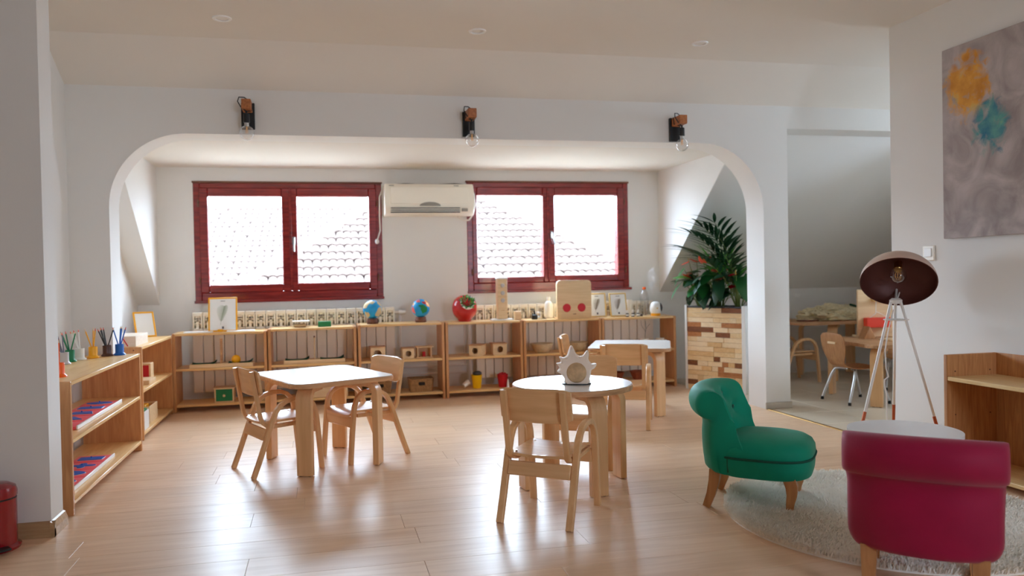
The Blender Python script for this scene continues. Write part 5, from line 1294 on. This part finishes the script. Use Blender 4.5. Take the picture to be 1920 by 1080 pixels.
G().b2((0.045, -0.075, 0.085), (0.250, -0.018, 0.166), 0.004).build('red_block', M['spathe'], t)
G().b2((0, -0.06, 0), (0.02, 0.08, 0.02), 0.002).build('foot', M['toywood'], t); G().b2((0.42, -0.06, 0), (0.44, 0.08, 0.02), 0.002).build('foot', M['toywood'], t)
o = G().prism([(-0.05, 0), (0.06, 0), (0.005, 0.10)], -0.04, 0.04, RX90, bev=0.002).build('wooden_wedge', M['bookwood'], loc=(4.36, 5.45, 0.4755)); tag(o, 'dark wooden wedge standing beside the upright board', 'block')
t = thing('serving_board', 'flat wooden tray on the table below the red block', 'tray', (4.52, 5.22, 0.4755), A_(-9))
G().b2((-0.16, -0.09, 0), (0.18, 0.09, 0.014), 0.003).build('board', M['toywood'], t); G().b2((-0.02, -0.08, 0.0145), (0.18, 0.08, 0.034), 0.003).build('upper_board', M['toywood'], t)
for k, (dx, dy, r) in enumerate(((0.02, -0.02, 0.020), (0.085, 0.01, 0.030), (0.10, -0.045, 0.022), (0.05, 0.045, 0.022))):
    tag(G().sphere((0, 0, r), r, 18, 12).build('red_ball', M['redflat'], loc=(4.52+dx, 5.22+dy, 0.4755+0.0345)), ('small red ball nearest the red hanging block', 'largest red ball on the wooden tray', 'small red ball at the front edge of the wooden tray', 'small red ball at the back of the wooden tray')[k], 'ball', 'red balls on the tray')
# steel legged shell chair
def shell_chair(label, loc, rz):
    t = thing('shell_chair', label, 'chair', loc, rz, 'ply shell chairs')
    path = [(-0.205, 0.560), (-0.195, 0.48), (-0.182, 0.40), (-0.172, 0.34), (-0.155, 0.300), (-0.120, 0.278), (-0.06, 0.272), (0.03, 0.275), (0.10, 0.282), (0.145, 0.280), (0.170, 0.266)]
    wd = [0.15, 0.158, 0.150, 0.110, 0.095, 0.115, 0.150, 0.160, 0.160, 0.155, 0.14]
    rows = []
    for i, ((y, z), w) in enumerate(zip(path, wd)):
        a = Vector(path[min(i+1, len(path)-1)])-Vector(path[max(i-1, 0)]); a.normalize(); n = Vector((a.y, -a.x))*0.005
        if n.y < 0: n = -n
        row = [(w*(-1+j/3), y-n.x, z-n.y) for j in range(7)]+[(w*(1-j/3), y+n.x, z+n.y) for j in range(7)]
        rows.append(row)
    g = G(); g.grid(rows, close_v=True, cap=True); o = g.build('shell', M['bookwood'], t)
    m_ = o.modifiers.new('soft', 'SUBSURF'); m_.levels = 1; m_.render_levels = 1
    G().b2((-0.05, -0.2085, 0.462), (0.05, -0.194, 0.480), 0.003).build('grip_slot', M['toywood'], t)
    for s in (-1, 1):
        for f, y1 in ((1, 0.17), (-1, -0.175)):
            lg = G().tube([(0.03*s, 0.05*f, 0.262), (0.09*s, 0.07*f, 0.262), (0.125*s, 0.09*f, 0.250), (0.145*s, 0.11*f, 0.20), (0.172*s, y1, 0.012)], 0.0105, 10).build('leg', M['chrome'], t)
            G().cyl((0.172*s, y1, 0.0), (0.171*s, y1-0.002*f, 0.025), 0.013, 0.012, 10).build('foot_cap', M['rubber'], lg)
    return t
sc0 = shell_chair('ply shell chair on steel legs nearest the doorway', (4.115, 5.275, 0), A_(-2-90))
o = dup(sc0, (4.62, 5.74, 0), A_(215+180-90), 'ply shell chair on steel legs beyond the board table, mostly hidden'); o.location = (4.95, 5.72, 0); o.rotation_euler = (0, 0, A_(150))
# raw wool
g = G(); rr_ = random.Random(4)
bmesh.ops.create_icosphere(g.bm, subdivisions=5, radius=1.0)
from mathutils import noise as mn
for v in g.bm.verts:
    p = v.co.copy(); d = 1+0.28*mn.noise(p*2.2)+0.20*mn.noise(p*5.5)+0.16*mn.noise(p*13)
    v.co = Vector((p.x*0.36*d, p.y*0.20*d, max(0.0, 0.015+max(p.z, -0.05)*0.125*d)))
for k in range(70):
    a = rr_.uniform(0, 6.28); q = rr_.uniform(0.1, 0.9); c0 = Vector((0.34*q*math.cos(a), 0.18*q*math.sin(a), 0.02+0.11*math.sqrt(1-q*q))); w_ = rr_.uniform(0, 6.28); r_ = rr_.uniform(0.025, 0.05)
    g.tube([c0+Vector((r_*math.cos(w_+i*0.55)*1.5+0.006*i-0.03, r_*0.6*math.sin(w_+i*0.55), 0.012*math.sin(i*1.1+w_))) for i in range(11)], 0.006, 5)
tag(g.build('wool_heap', M['wool'], loc=(4.86, 6.52, 0.5602)), 'tangled heap of raw beige wool on the far table', 'wool')
tag(G().prism(ell(0.11, 0.07), 0.0, 0.012, bev=0.003).build('dark_cloth', M['darkwood'], loc=(4.50, 6.42, 0.5602)), 'folded dark brown cloth beside the wool heap', 'cloth')
tag(G().box((0, 0, 0), (0.10, 0.02, 0.02), 0.006, Matrix.Rotation(0.25, 3, 'Y')).build('green_shears', M['felt'], loc=(5.02, 6.44, 0.695)), 'dark green tool handle lying on the wool heap', 'tool')
